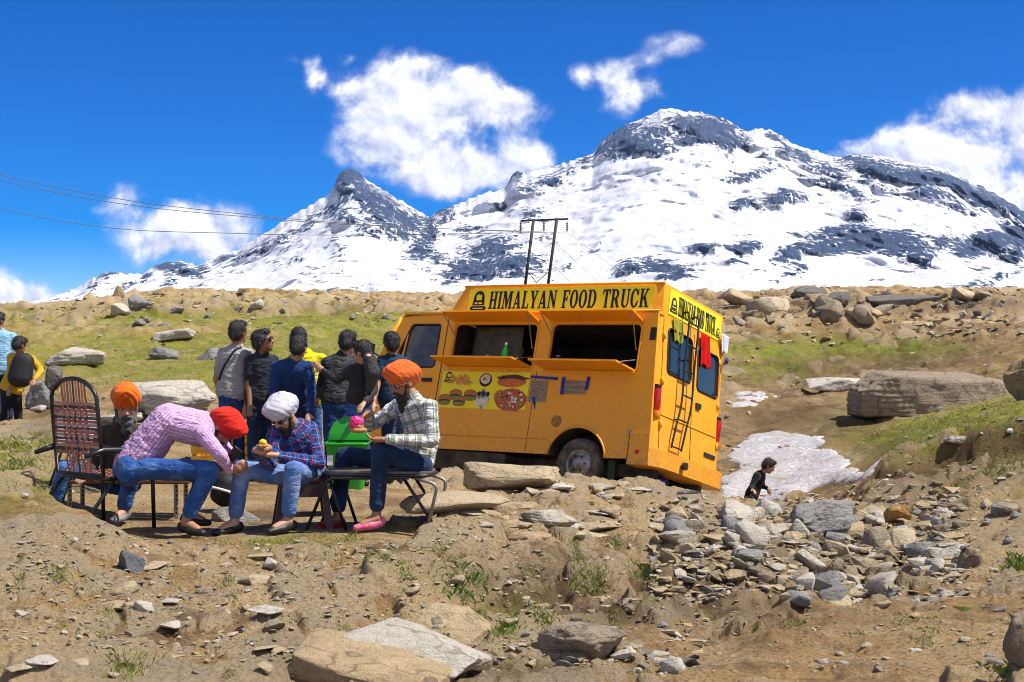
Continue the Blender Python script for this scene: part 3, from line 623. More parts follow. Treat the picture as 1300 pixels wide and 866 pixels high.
boulder('boulder', 'long pale boulder lying in the grass by the yellow hooded person', 85, 464, 98, 28, 'pale', 61, .6, 5, (0, 3), .15, .6)
boulder('boulder', 'low dark grey boulder in the middle of the green turf', 205, 458, 50, 19, 'grey', 72, .8, 0, (0, 8), .15, .4)
boulder('boulder', 'small tilted grey rock on the turf by the person with shoulder strap', 264, 457, 36, 17, 'grey', 83, .8, 20, (0, -12), .15, .6)
boulder('boulder', 'broad pale boulder behind the bearded person in bright orange turban', 205, 530, 150, 52, 'pale', 94, .6, 0, (0, 0), .1, .8)
boulder('boulder', 'wedge of tan rock leaning beside the bright orange turban', 205, 528, 42, 30, 'tan', 95, .8, 25, (0, -25), .1, .8)
boulder('boulder', 'grey boulder standing on the grassy skyline', 174, 393, 38, 20, 'grey', 103, .8, 0, (0, 18), .12, .6)
boulder('boulder', 'pale leaning rock just below the grassy skyline', 146, 402, 30, 20, 'pale', 104, .8, 0, (0, 24), .12, .7)
boulder('boulder', 'small half grey half mossy boulder on the grassy skyline', 222, 401, 26, 14, 'grey', 105, .8, 0, (0, 0), .12, .3)
boulder('flat_boulder', 'flat pale rock sheet on the slope above the turf', 218, 432, 66, 16, 'pale', 106, .8, 0, (0, -8), .15, .8)
boulder('boulder', 'dark upright rock below the pale boulder', 64, 496, 24, 34, 'dark', 107, .8, 0, (0, 6), .1, .7)
boulder('boulder', 'grey rock leaning on the slope behind the woven chair', 40, 520, 42, 40, 'grey', 108, .8, 0, (0, 24), .1, .7)
boulder('flat_boulder', 'flat pale slab beside the upper snow patch', 1062, 497, 82, 18, 'pale', 109, .6, 0, (0, -3), .1, .95)
boulder('flat_boulder', 'broad pale angular slab sloping up from the foreground stones', 524, 836, 185, 24, 'pale', 110, .6, -26, (16, 12), .25, .99, npts=26, strata=.02, rough=.08)
boulder('flat_boulder', 'large tan slab at the edge of the foreground stones', 470, 864, 225, 30, 'tan', 111, .55, -10, (14, 8), .25, .99, npts=26, strata=.02, rough=.08)
boulder('flat_boulder', 'tilted tan slab lying against the broad pale slab', 572, 806, 105, 18, 'tan', 112, .8, -34, (18, 18), .2, .99, npts=26, strata=.02, rough=.08)
boulder('boulder', 'largest grey boulder in the stream bed below the snow', 1052, 680, 92, 46, 'grey', 113, .8, 12, (0, -8), .15, .75, strata=.08)
boulder('boulder', 'rusty orange rock in the stream bed', 1145, 664, 42, 24, 'rust', 114, .8, 0, (0, -10), .15, .8)
boulder('boulder', 'slate blue stone on the dirt mound below the woven chair', 149, 724, 52, 26, 'slate', 115, .7, 30, (0, 30), .15, .8)
boulder('boulder', 'muddy tan rock in the bottom of the gully', 740, 832, 130, 42, 'brown', 116, .7, 0, (0, 4), .25, .7)
boulder('flat_boulder', 'pale low rock on the ledge between truck and gully', 697, 672, 84, 24, 'pale', 117, .7, 10, (0, 4), .2, .7)
boulder('boulder', 'pale rounded boulder at the head of the rocky gully', 866, 699, 66, 28, 'pale', 118, .8, 0, (0, 0), .15, .25)
boulder('boulder', 'tan rounded boulder in the middle of the stream bed', 1040, 727, 46, 26, 'tan', 119, .8, 0, (0, 0), .15, .4)
boulder('boulder', 'smooth pale stone under the rear bumper of the truck', 868, 618, 46, 20, 'pale', 120, .8, 0, (0, 0), .15, .3)
boulder('flat_boulder', 'flat tan ledge of rock behind the folding stool', 575, 652, 150, 26, 'tan', 121, .6, 3, (0, 2), .2, .95, npts=20, strata=.03)
boulder('boulder', 'brown boulder at the end of the slope above the grassy bank', 1300, 508, 44, 44, 'brown', 122, .8, 0, (0, 0), .1, .8)
boulder('boulder', 'whitish boulder alone on the grassy bank', 1218, 565, 38, 16, 'pale', 123, .8, 0, (0, 0), .1, .4)
boulder('boulder', 'smooth grey rock on the ground between pink striped and plaid shirts', 290, 676, 84, 34, 'grey', 124, .6, 0, (0, 4), .1, .2, strata=0, d=11.35)
boulder('flat_boulder', 'large pale flat rock behind the standing group', 150, 540, 70, 20, 'pale', 126, .6, 0, (0, 0), .1, .8)
boulder('boulder', 'brown bank of earth and stone at the trail edge', 1312, 850, 70, 80, 'brown', 127, .8, 0, (0, 0), .1, .5)

BASES = [rock_mesh(200 + i, npts=12 + i % 5, boxy=.35 + .05 * (i % 10), rough=.05) for i in range(22)]
def stone_set():
    cnt = 0
    base = {k: [m.copy() for m in BASES] for k in ('pale', 'tan', 'grey', 'brown', 'dark')}
    for k, l in base.items():
        for m in l: m.materials.append(RM[k])
    r = random.Random(5)
    def put(px, py, w, flat, mats):
        nonlocal cnt
        p, D = hit(px, py); s = w * D / F; k = r.choice(mats)
        o = bpy.data.objects.new('stone', r.choice(base[k])); COL.objects.link(o); o.parent = GROUND
        o.location = (p.x, p.y, p.z - s * flat * (.28 if flat > .22 else .42)); o.scale = (s * r.uniform(.8, 1.15), s * r.uniform(.6, 1.0), s * flat)
        tl = .3 if flat > .22 else .07; o.rotation_euler = (r.uniform(-tl, tl), r.uniform(-tl, tl), r.uniform(0, 6.28)); cnt += 1
    def region(n, poly, wmin, wmax, flat, mats):
        xs = [p[0] for p in poly]; ys = [p[1] for p in poly]; k = 0
        while k < n:
            x = r.uniform(min(xs), max(xs)); y = r.uniform(min(ys), max(ys)); ins = False
            for i in range(len(poly)):
                (ax, ay), (bx, by) = poly[i], poly[(i + 1) % len(poly)]
                if (ay > y) != (by > y) and x < (bx - ax) * (y - ay) / (by - ay) + ax: ins = not ins
            if not ins: continue
            put(x, y, wmin + (wmax - wmin) * r.random() ** 2.2, r.uniform(*flat), mats); k += 1
    S = ['pale', 'tan', 'grey', 'tan', 'pale', 'brown']
    region(116, [(830,665),(900,652),(1010,656),(1100,652),(1190,640),(1235,690),(1180,735),(1100,770),(1010,772),(950,735),(880,710)], 20, 66, (.45, .8), S)
    region(22, [(560,640),(760,610),(900,622),(900,665),(760,680),(640,690)], 14, 46, (.3, .55), ['tan', 'pale', 'tan'])
    region(34, [(0,720),(300,700),(600,720),(560,790),(400,860),(0,860)], 12, 40, (.3, .6), ['tan', 'pale', 'brown', 'tan', 'pale'])
    region(16, [(560,810),(680,800),(860,830),(860,862),(480,864)], 16, 46, (.4, .7), S)
    region(18, [(1100,760),(1290,680),(1295,850),(1000,850)], 12, 34, (.3, .6), ['pale', 'tan', 'grey'])
    region(14, [(1150,610),(1290,600),(1290,690),(1200,690)], 12, 40, (.4, .8), ['brown', 'tan', 'grey'])
    region(38, [(915,377),(1290,377),(1295,412),(1100,405),(915,414)], 18, 66, (.4, .7), ['tan', 'brown', 'dark', 'brown', 'brown', 'dark'])
    region(11, [(30,388),(480,386),(500,410),(200,425),(60,420)], 10, 28, (.4, .7), ['grey', 'pale', 'brown', 'dark'])
    region(8, [(0,500),(120,510),(110,640),(0,640)], 12, 34, (.4, .7), ['grey', 'pale', 'tan'])
    region(16, [(590,640),(700,612),(860,622),(880,668),(740,690),(620,700)], 46, 120, (.10, .20), ['tan', 'pale', 'tan'])
    region(12, [(0,740),(300,700),(460,720),(440,850),(0,850)], 40, 110, (.07, .15), ['tan', 'tan', 'pale'])
    return cnt
NSTONE = stone_set()

def scatter_gravel():
    """small stones that nobody could count"""
    src = []
    for i in range(6):
        bm = bmesh.new(); r = random.Random(400 + i)
        for _ in range(9):
            p = Vector((r.uniform(-1, 1), r.uniform(-1, 1), r.uniform(-.7, .7))).normalized() * .5; bm.verts.new(p)
        h = bmesh.ops.convex_hull(bm, input=bm.verts); bmesh.ops.triangulate(bm, faces=bm.faces)
        bm.verts.index_update(); src.append((np.array([v.co for v in bm.verts]), [[v.index for v in f.verts] for f in bm.faces])); bm.free()
    r = np.random.RandomState(3)
    regs = [(3000, 0, 660, 690, 866, 2, 14), (3500, 0, 1300, 640, 866, 1.5, 6), (700, 660, 1300, 760, 866, 2, 11), (1500, 560, 1300, 600, 770, 2.5, 14), (1500, 820, 1230, 632, 772, 6, 24), (420, 830, 1215, 642, 770, 16, 40), (260, 640, 900, 770, 862, 7, 30), (600, 900, 1300, 376, 440, 5, 20), (520, 0, 560, 378, 425, 4, 14), (260, 0, 300, 425, 560, 3, 10), (260, 920, 1300, 440, 600, 3, 11), (160, 930, 1010, 560, 640, 3, 12)]
    V, Fc, mi = [], [], []; off = 0
    for n, x0, x1, y0, y1, w0, w1 in regs:
        px = r.uniform(x0, x1, n); py = r.uniform(y0, y1, n)
        # rows of ground hits are found with a coarse march for all at once
        D = np.exp(np.linspace(math.log(5.4), math.log(72), 420)); d = np.full(n, np.nan)
        for k in D:
            todo = np.isnan(d)
            if not todo.any(): break
            x = (px[todo] - CX) / F * k; z = zbase(x, np.full(len(x), k)); ray = ZC + (CY - py[todo]) / F * k
            idx = np.nonzero(todo)[0][ray < z]; d[idx] = k
        ok = ~np.isnan(d); x = (px[ok] - CX) / F * d[ok]; y = d[ok] + r.uniform(-.05, .05, ok.sum()); z = zg(x, y); s = (w0 + (w1 - w0) * r.rand(len(x)) ** 3) * d[ok] / F
        for i in range(len(x)):
            v, f = src[r.randint(6)]; a = r.uniform(0, 6.28); ca, sa = math.cos(a), math.sin(a)
            q = v * s[i] * np.array([1.1, r.uniform(.6, 1.), r.uniform(.35, .8)]); q = np.stack([q[:, 0] * ca - q[:, 1] * sa, q[:, 0] * sa + q[:, 1] * ca, q[:, 2]], -1) + (x[i], y[i], z[i] + s[i] * .08)
            V.append(q); Fc += [[k + off for k in t] for t in f]; mi += [r.choice(4, p=[.4, .3, .15, .15])] * len(f); off += len(v)
    me = bpy.data.meshes.new('gravel'); me.from_pydata(np.concatenate(V).tolist(), [], Fc)
    for k in ('tan', 'pale', 'grey', 'brown'): me.materials.append(RM[k])
    me.polygons.foreach_set('material_index', np.array(mi, np.int32)); me.update()
    tag(link('gravel', me), kind='stuff', label='small loose stones strewn over the dry soil', cat='gravel')
scatter_gravel()

def build_grass():
    m, t, b = newmat('grass_blades'); L = t.links.new
    w = N(t, 'ShaderNodeNewGeometry').outputs['Position']
    c = mixc(t, ramp(t, noise(t, w, 1.3, 4), [(.35, 0.), (.65, 1.)]), (.10, .19, .014), (.27, .26, .045))
    c = mixc(t, ramp(t, noise(t, w, 30, 3), [(.45, 0.), (.7, .7)]), c, (.05, .08, .01)); L(c, b.inputs['Base Color']); b.inputs['Roughness'].default_value = .7
    r = np.random.RandomState(9); V, Fc = [], []; off = 0
    def blade(x, y, z, h, lean, wd):
        nonlocal off
        a = r.uniform(0, 6.28); dx, dy = math.cos(a), math.sin(a); l = h * lean
        V.extend([(x - dy * wd, y + dx * wd, z), (x + dy * wd, y - dx * wd, z), (x + dx * l * .35, y + dy * l * .35, z + h * .7), (x + dx * l, y + dy * l, z + h)])
        Fc.extend([(off, off + 1, off + 2), (off + 2, off + 1, off + 3)] if False else [(off, off + 1, off + 3, off + 2)]); off += 4
    tufts = [(75,733,14,12),(592,744,30,20),(470,703,16,9),(560,700,16,8),(445,686,16,8),(640,800,22,16),(735,738,18,14),(160,852,26,18),(1155,792,28,9),(1292,716,16,18),(1275,856,28,16),(1297,790,10,18),(1010,795,26,9),(380,690,30,7),(330,690,22,6),(280,690,20,6),(425,706,14,7),(500,668,20,6),(90,560,30,14),(20,600,30,18),(15,570,26,16),(820,725,20,14),(690,790,16,12),(600,790,20,12),(1180,800,16,7),(780,690,14,8),(140,612,24,10),(340,690,40,6),(520,735,14,8),(1260,600,40,12),(1200,575,50,8),(1285,560,30,10)]
    rt = random.Random(8); tufts += [(rt.uniform(0, 1290), rt.uniform(690, 860), rt.uniform(6, 16), rt.uniform(3, 7)) for _ in range(46)] + [(rt.uniform(580, 800), rt.uniform(690, 800), rt.uniform(8, 18), rt.uniform(4, 8)) for _ in range(12)]
    for (px, py, w, h) in tufts:
        p, D = hit(px, py); s = D / F
        xs = p.x + r.normal(size=130) * w * s * .5; ys = p.y + r.normal(size=130) * w * s * .8; zs = zg(xs, ys)
        for k in range(130): blade(xs[k], ys[k], zs[k] - .005, h * s * r.uniform(.25, .8), r.uniform(.3, 1.2), .0026)
    n = 34000   # short turf
    px = r.uniform(0, 1300, n * 3); py = r.uniform(395, 640, n * 3); g = np.zeros(len(px))
    for (a, b_, c_, d, e, f_) in GRASS: g = np.maximum(g, f_ * ell(px, py, a, b_, c_, d, e, .9))
    k = r.rand(len(px)) < g - .25; px, py = px[k][:n], py[k][:n]
    D = np.exp(np.linspace(math.log(10), math.log(60), 260)); d = np.full(len(px), np.nan)
    for q in D:
        todo = np.isnan(d)
        x = (px[todo] - CX) / F * q; z = zbase(x, np.full(len(x), q)); d[np.nonzero(todo)[0][ZC + (CY - py[todo]) / F * q < z]] = q
    ok = ~np.isnan(d); x = (px[ok] - CX) / F * d[ok]; y = d[ok] * (1 + r.uniform(-.02, .02, ok.sum())); z = zg(x, y)
    dd = d[ok]; keep = fbm(np.stack([x * .9, y * .9, 0 * x], -1), 2) > -.15
    for i in np.nonzero(keep)[0]:
        for _ in range(2): blade(x[i] + r.normal() * .05, y[i] + r.normal() * .05, z[i] - .01, r.uniform(.02, .055), r.uniform(.3, 1.), .0025 + .00012 * dd[i])
    me = pydata('grass', V, Fc); tag(link('grass', me, m), kind='stuff', label='short green and straw coloured mountain grass in tufts and turf', cat='grass')
build_grass()
# ------------------------------------------------------------------ lettering (serif capitals drawn as outlines)
def _arc(cx, cy, rx, ry, a0, a1, n=10):
    return [(cx + rx * math.cos(math.radians(a0 + (a1 - a0) * k / n)), cy + ry * math.sin(math.radians(a0 + (a1 - a0) * k / n))) for k in range(n + 1)]
_F0 = [(0, .93), (.08, .93), (.08, .07), (0, .07)]
GLYPH = {
 'I': (.36, [[(0,0),(.36,0),(.36,.07),(.28,.07),(.28,.93),(.36,.93),(.36,1),(0,1)] + _F0]),
 'H': (.82, [[(0,0),(.36,0),(.36,.07),(.28,.07),(.28,.46),(.54,.46),(.54,.07),(.46,.07),(.46,0),(.82,0),(.82,.07),(.74,.07),(.74,.93),(.82,.93),(.82,1),(.46,1),(.46,.93),(.54,.93),(.54,.55),(.28,.55),(.28,.93),(.36,.93),(.36,1),(0,1)] + _F0]),
 'M': (1.02, [[(0,0),(.26,0),(.26,.07),(.18,.07),(.18,.80),(.42,0),(.52,0),(.74,.80),(.74,.07),(.66,.07),(.66,0),(1.02,0),(1.02,.07),(.94,.07),(.94,.93),(1.02,.93),(1.02,1),(.70,1),(.53,.40),(.34,1),(0,1)] + _F0]),
 'A': (.84, [[(0,0),(.28,0),(.28,.07),(.2,.07),(.245,.24),(.50,.24),(.545,.07),(.46,.07),(.46,0),(.84,0),(.84,.07),(.76,.07),(.50,1),(.34,1),(.1,.07),(0,.07)], [(.27,.33),(.37,.72),(.475,.33)]]),
 'L': (.66, [[(0,0),(.66,0),(.66,.3),(.6,.3),(.54,.08),(.28,.08),(.28,.93),(.38,.93),(.38,1),(0,1)] + _F0]),
 'Y': (.80, [[(.22,0),(.58,0),(.58,.07),(.5,.07),(.5,.42),(.72,.93),(.8,.93),(.8,1),(.5,1),(.5,.93),(.6,.93),(.44,.55),(.28,.93),(.36,.93),(.36,1),(0,1),(0,.93),(.07,.93),(.3,.42),(.3,.07),(.22,.07)]]),
 'N': (.82, [[(0,0),(.26,0),(.26,.07),(.18,.07),(.18,.72),(.62,0),(.74,0),(.74,.93),(.82,.93),(.82,1),(.56,1),(.56,.93),(.64,.93),(.64,.36),(.27,1),(0,1)] + _F0]),
 'F': (.66, [[(0,0),(.38,0),(.38,.07),(.28,.07),(.28,.46),(.42,.46),(.44,.36),(.5,.36),(.5,.66),(.44,.66),(.42,.55),(.28,.55),(.28,.92),(.54,.92),(.6,.72),(.66,.72),(.66,1),(0,1)] + _F0]),
 'O': (.76, [_arc(.38,.5,.38,.52,0,360,22)[:-1], _arc(.38,.5,.17,.44,0,360,18)[:-1]]),
 'D': (.80, [[(0,0),(.4,0)] + _arc(.4,.5,.4,.5,-80,80,10) + [(.4,1),(0,1)] + _F0, [(.28,.08),(.36,.08)] + _arc(.38,.5,.21,.42,-80,80,8) + [(.36,.92),(.28,.92)]]),
 'T': (.70, [[(.17,0),(.53,0),(.53,.07),(.45,.07),(.45,.92),(.57,.92),(.63,.72),(.7,.72),(.7,1),(0,1),(0,.72),(.07,.72),(.13,.92),(.25,.92),(.25,.07),(.17,.07)]]),
 'R': (.82, [[(0,0),(.36,0),(.36,.07),(.28,.07),(.28,.44),(.36,.44),(.58,0),(.82,0),(.82,.07),(.75,.07)] + _arc(.42,.73,.28,.27,-55,85,8) + [(.4,1),(0,1)] + _F0, [(.28,.53),(.36,.53)] + _arc(.38,.73,.12,.19,-80,80,6) + [(.36,.92),(.28,.92)]]),
 'U': (.80, [[(0,1),(0,.93),(.08,.93),(.08,.3)] + _arc(.4,.3,.32,.32,185,355,10) + [(.72,.3),(.72,.93),(.8,.93),(.8,1),(.52,1),(.52,.93),(.61,.93),(.61,.3)] + _arc(.445,.3,.165,.22,-5,-175,8) + [(.28,.3),(.28,.93),(.36,.93),(.36,1)]]),
 'C': (.74, [_arc(.38,.5,.38,.52,42,318,18) + [(.70,.36),(.63,.36)] + _arc(.38,.5,.17,.43,305,55,14) + [(.62,.66),(.69,.66),(.70,1.0),(.64,1.0)]]),
 'K': (.86, [[(0,0),(.36,0),(.36,.07),(.28,.07),(.28,.36),(.38,.48),(.56,.07),(.5,.07),(.5,0),(.86,0),(.86,.07),(.78,.07),(.5,.62),(.7,.93),(.78,.93),(.78,1),(.48,1),(.48,.93),(.58,.93),(.28,.5),(.28,.93),(.36,.93),(.36,1),(0,1)] + _F0])}
def letters(txt, parent, o, sd, td, length, height, mat):
    tot = sum(.5 if c == ' ' else GLYPH[c][0] + .1 for c in txt) - .1; k = length / tot; x = 0; o = Vector(o); sd = Vector(sd); td = Vector(td)
    for c in txt:
        if c == ' ': x += .5; continue
        w, ol = GLYPH[c]
        MB().panel([[((x + a) * k, b * height) for a, b in q] for q in ol], o, sd, td, .004).build('letter', mat, parent); x += w + .1

# ------------------------------------------------------------------ food truck
def paint_mat(name, col, dust=(.30, .20, .11), amount=.6):
    m, t, b = newmat(name); L = t.links.new
    v = N(t, 'ShaderNodeTexCoord').outputs['Object']; sx = N(t, 'ShaderNodeSeparateXYZ'); L(v, sx.inputs[0])
    n1 = noise(t, v, 2.2, 6, .6); n2 = noise(t, v, 14, 7, .7); n3 = noise(t, v, 60, 3, .6)
    c = mixc(t, ramp(t, n1, [(.35, 0.), (.7, .5)]), col, tuple(x * .8 for x in col))
    low = N(t, 'ShaderNodeMapRange'); L(sx.outputs[2], low.inputs[0]); low.inputs[1].default_value = .95; low.inputs[2].default_value = -.15
    d = mathn(t, 'MULTIPLY', mathn(t, 'ADD', mathn(t, 'MULTIPLY', low.outputs[0], .7), .12), ramp(t, n2, [(.35, .1), (.68, 1.)]))
    c = mixc(t, mathn(t, 'MULTIPLY', d, amount), c, dust)
    spl = mathn(t, 'MULTIPLY', ramp(t, noise(t, v, 28, 8, .75), [(.54, 0.), (.6, 1.)]), mathn(t, 'POWER', low.outputs[0], 2.6)); c = mixc(t, mathn(t, 'MULTIPLY', spl, .75), c, (.20, .13, .07))
    scr = N(t, 'ShaderNodeMapping'); L(v, scr.inputs[0]); scr.inputs['Scale'].default_value = (1.2, 1.2, 26); scr.inputs['Rotation'].default_value = (0, .06, 0); c = mixc(t, mathn(t, 'MULTIPLY', ramp(t, noise(t, scr.outputs[0], 4, 6, .7), [(.66, 0.), (.70, 1.)]), .45), c, tuple(x * .35 + .03 for x in col))
    c = mixc(t, ramp(t, n3, [(.74, 0.), (.80, .7)]), c, tuple(x * .45 for x in col))
    mp = N(t, 'ShaderNodeMapping'); L(v, mp.inputs[0]); mp.inputs['Scale'].default_value = (9, 9, .7)
    c = mixc(t, mathn(t, 'MULTIPLY', ramp(t, noise(t, mp.outputs[0], 2, 5, .7), [(.55, 0.), (.75, 1.)]), .35), c, tuple(x * .55 + .02 for x in col))
    L(c, b.inputs['Base Color']); L(ramp(t, n2, [(.3, .32), (.7, .55)]), b.inputs['Roughness']); b.inputs['Coat Weight'].default_value = .08; b.inputs['Specular IOR Level'].default_value = .3; b.inputs['Coat Roughness'].default_value = .25
    bp = N(t, 'ShaderNodeBump', i_Strength=.5, i_Distance=.05); L(n1, bp.inputs['Height']); L(bp.outputs[0], b.inputs['Normal']); return m
PAINT = paint_mat('orange_paint', (.90, .365, .004))
PAINT_D = paint_mat('orange_paint_flap', (.80, .29, .004), amount=.3)
SIGNY = pm('sign_yellow', (.88, .74, .008), (.80, .66, .008), 3, .4, spec=.3)
BLACK = pm('print_black', (.012, .010, .010), rough=.5)
RUBBER = pm('tyre_rubber', (.035, .033, .031), (.16, .125, .085), 9, .9, .4, 60)
DARKM = pm('dark_metal', (.018, .018, .018), (.04, .035, .03), 6, .5)
CHASSIS = pm('chassis', (.022, .02, .018), (.09, .065, .04), 4, .9)
STEEL = pm('dull_steel', (.36, .34, .31), (.16, .12, .09), 10, .45, metal=.7)
REDL = pm('tail_lens', (.45, .01, .01), rough=.2)
AMBER = pm('amber_lens', (.7, .22, .01), rough=.2)
TAPE = pm('blue_tape', (.008, .012, .28), (.01, .02, .2), 10, .5)
CARD = pm('cardboard', (.30, .235, .15), (.24, .18, .11), 12, .85)
def glass_mat():
    m = bpy.data.materials.new('window_glass'); m.use_nodes = True; t = m.node_tree; t.nodes.clear(); L = t.links.new
    tr = N(t, 'ShaderNodeBsdfTransparent'); tr.inputs[0].default_value = (.42, .5, .46, 1); gl = N(t, 'ShaderNodeBsdfGlossy', i_Roughness=.03); gl.inputs[0].default_value = (.9, .95, .95, 1)
    di = N(t, 'ShaderNodeBsdfDiffuse'); di.inputs[0].default_value = (.2, .2, .17, 1)
    fr = N(t, 'ShaderNodeFresnel', i_IOR=1.6); mx = N(t, 'ShaderNodeMixShader'); L(mathn(t, 'ADD', fr.outputs[0], .03), mx.inputs[0]); L(tr.outputs[0], mx.inputs[1]); L(gl.outputs[0], mx.inputs[2])
    v = N(t, 'ShaderNodeTexCoord').outputs['Object']; m2 = N(t, 'ShaderNodeMixShader'); L(mathn(t, 'MULTIPLY', noise(t, v, 6, 5), .18), m2.inputs[0]); L(mx.outputs[0], m2.inputs[1]); L(di.outputs[0], m2.inputs[2])
    o = N(t, 'ShaderNodeOutputMaterial'); L(m2.outputs[0], o.inputs[0]); MATS['window_glass'] = m; return m
GLASS = glass_mat()
TM = Matrix(((-0.80607, -0.57187, 0.15238, 1.55166), (0.59180, -0.78115, 0.19891, 17.48179), (0.00528, 0.25052, 0.96810, -0.02649), (0, 0, 0, 1)))
TRUCK = empty('food_truck', (0, 0, 0), 'orange food truck tilted into the gully with serving hatches open', 'food truck')
TRUCK.matrix_world = TM
X1, Z1, Y1 = Vector((1, 0, 0)), Vector((0, 0, 1)), Vector((0, 1, 0))
def rx(z): return -.2 + .1 * z            # rear face leans forward
YR = -1.85
def emblem(parent, o, sd, td, s, mat, light):
    """round badge: chef's hat over a small van with a ribbon below"""
    o = Vector(o); sd = Vector(sd); td = Vector(td)
    P = MB()
    P.panel([_arc(.5, .62, .30, .36, 0, 180, 10) + [(.16, .3), (.84, .3)]], o, sd * s, td * s, .003)
    P.panel([[(.12, .06), (.88, .06), (.96, .16), (.88, .26), (.12, .26), (.04, .16)]], o, sd * s, td * s, .003)
    P.build('emblem', mat, parent)
    Q = MB().panel([[(.36, .54), (.34, .74), (.42, .82), (.47, .74), (.5, .86), (.54, .74), (.6, .82), (.66, .74), (.64, .54)]], o, sd * s, td * s, .005)
    Q.panel([[(.22, .14), (.78, .14), (.78, .18), (.22, .18)]], o, sd * s, td * s, .0055); Q.panel([[(.27, .36), (.45, .36), (.45, .44), (.31, .44)]], o, sd * s, td * s, .0055); Q.panel([[(.52, .36), (.72, .36), (.69, .44), (.52, .44)]], o, sd * s, td * s, .0055)
    Q.build('emblem', light, parent)

def build_truck():
    T = TRUCK
    arch = [(.92 + .45 * math.cos(a), -.04 + .42 * math.sin(a)) for a in np.linspace(math.radians(175), math.radians(5), 16)]
    # left side with two hatches and the wheel arch; s = x forward
    side = [(-.16, .02), (.46, .0)] + arch + [(1.38, 0), (3.365, -.02), (3.365, 1.93), (-.02, 1.93)]
    w2 = rrect(.2, 1.56, 1.12, 1.745, .07); w1 = rrect(1.82, 3.215, 1.14, 1.745, .07)
    MB().panel([side, w1, w2], (0, -.03, 0), X1, Z1, .03, Y1).build('side_panel', PAINT, T)
    # pressed frames around the hatches
    for (a, b, c, d) in ((.2, 1.56, 1.12, 1.745), (1.82, 3.215, 1.14, 1.745)):
        f = MB(); pts = [Vector((x, .004, z)) for x, z in rrect(a - .02, b + .02, c - .02, d + .02, .085, 5)]
        f.tube(pts, .014, 6, closed=True); f.build('hatch_frame', PAINT, T, True)
    # creases, gutter, panel seams
    MB().tube([(3.36, .004, .17), (1.40, .004, .20)], .008, 6).build('body_crease', PAINT, T, True)
    MB().tube([(3.9, .012, 1.90), (-.05, .012, 1.925)], .016, 6).build('rain_gutter', PAINT, T, True)
    MB().tube([(1.72, .001, .02), (1.72, .001, 1.1)], .004, 4).build('panel_seam', BLACK, T)
    MB().tube([(1.40, .001, .2), (1.72, .001, .19)], .004, 4).build('panel_seam', BLACK, T)
    lip = MB(); lip.tube([(x, .006, z) for x, z in arch], .016, 6); lip.build('arch_lip', PAINT, T, True)
    # wheel housing
    wa = MB(); n = len(arch)
    for y0, y1 in ((-.03, -.5),):
        v = [(x, y0, z) for x, z in arch] + [(x, y1, z) for x, z in arch]; wa.add(v, [[i, i + 1, i + 1 + n, i + n] for i in range(n - 1)]); wa.add([(x, y1, z) for x, z in arch] + [(.92, y1, -.4)], [list(range(n)) + [n]])
    wa.build('wheel_housing', CHASSIS, T)
    # far side, floor, roof, inside walls
    MB().panel([[(-.1, 0), (4.3, 0), (4.3, 1.9), (-.0, 1.92)]], (0, YR, 0), X1, Z1, .03, Y1).build('side_panel', PAINT, T)
    MB().box((2.1, -.93, .03), (4.3, .9, .05)).build('floor', CHASSIS, T)
    MB().panel([[(-.02, -.0), (4.22, 0), (4.22, 1.85), (-.02, 1.85)]], (0, YR, 1.90), X1, Y1, .03, Z1).build('roof', PAINT, T)
    MB().panel([[(.05, .06), (3.3, .06), (3.3, 1.88), (.05, 1.88)]], (0, YR + .06, 0), X1, Z1, .015, Y1).build('inner_lining', CHASSIS, T)
    MB().panel([[(.05, -.06), (3.3, -.06), (3.3, -1.78), (.05, -1.78)]], (0, 0, 1.86), X1, Y1, .012, Z1).build('ceiling_lining', CHASSIS, T)
    MB().panel([[(YR + .08, .06), (-.06, .06), (-.06, 1.86), (YR + .08, 1.86)]], (3.38, 0, 0), Y1, Z1, .02, X1).build('bulkhead', CHASSIS, T)
    MB().box((1.7, -.32, .82), (3.1, .5, .06)).box((1.7, -.55, .4), (3.1, .04, .8)).build('counter', STEEL, T)
    MB().box((1.6, -1.6, 1.35), (2.8, .3, .04)).box((1.6, -1.6, .9), (2.8, .3, .04)).build('shelf', CHASSIS, T)
    # chassis
    MB().box((2.2, -.35, -.10), (4.6, .1, .16)).box((2.2, -1.5, -.10), (4.6, .1, .16)).box((2.7, -.15, -.16), (1.3, .25, .26)).box((.92, -.93, -.1), (.16, 1.4, .16)).box((3.97, -.93, -.1), (.16, 1.4, .16)).tube([(.0, -1.2, -.2), (3.4, -1.2, -.2)], .04).build('chassis', CHASSIS, T)
    # cab
    door = [(3.375, .0), (3.62, .02), (4.62, .02), (4.62, .98), (4.27, 1.82), (4.2, 1.86), (3.375, 1.92)]
    dw = fillet([(3.50, 1.13, 0), (4.30, 1.10, 0), (4.02, 1.75, 0), (3.50, 1.75, 0)], .05, 4, True)
    MB().panel([door, [(p.x, p.y) for p in dw]], (0, -.034, 0), X1, Z1, .03, Y1).build('cab_door', PAINT, T)
    d = T
    MB().panel([[(p.x, p.y) for p in dw]], (0, -.03, 0), X1, Z1, .006, Y1).build('door_glass', GLASS, T)
    MB().tube([(p.x, -.002, p.y) for p in dw], .012, 6, closed=True).build('window_seal', BLACK, T, True)
    MB().tube([(4.07, -.006, 1.72), (4.13, -.006, 1.12)], .014, 6).build('quarter_bar', PAINT, T)
    MB().tube([(3.372, .001, 0), (3.372, .001, 1.9)], .006, 4).build('panel_seam', BLACK, T)
    MB().box((3.585, .008, .94), (.17, .03, .05)).build('door_handle', BLACK, T)
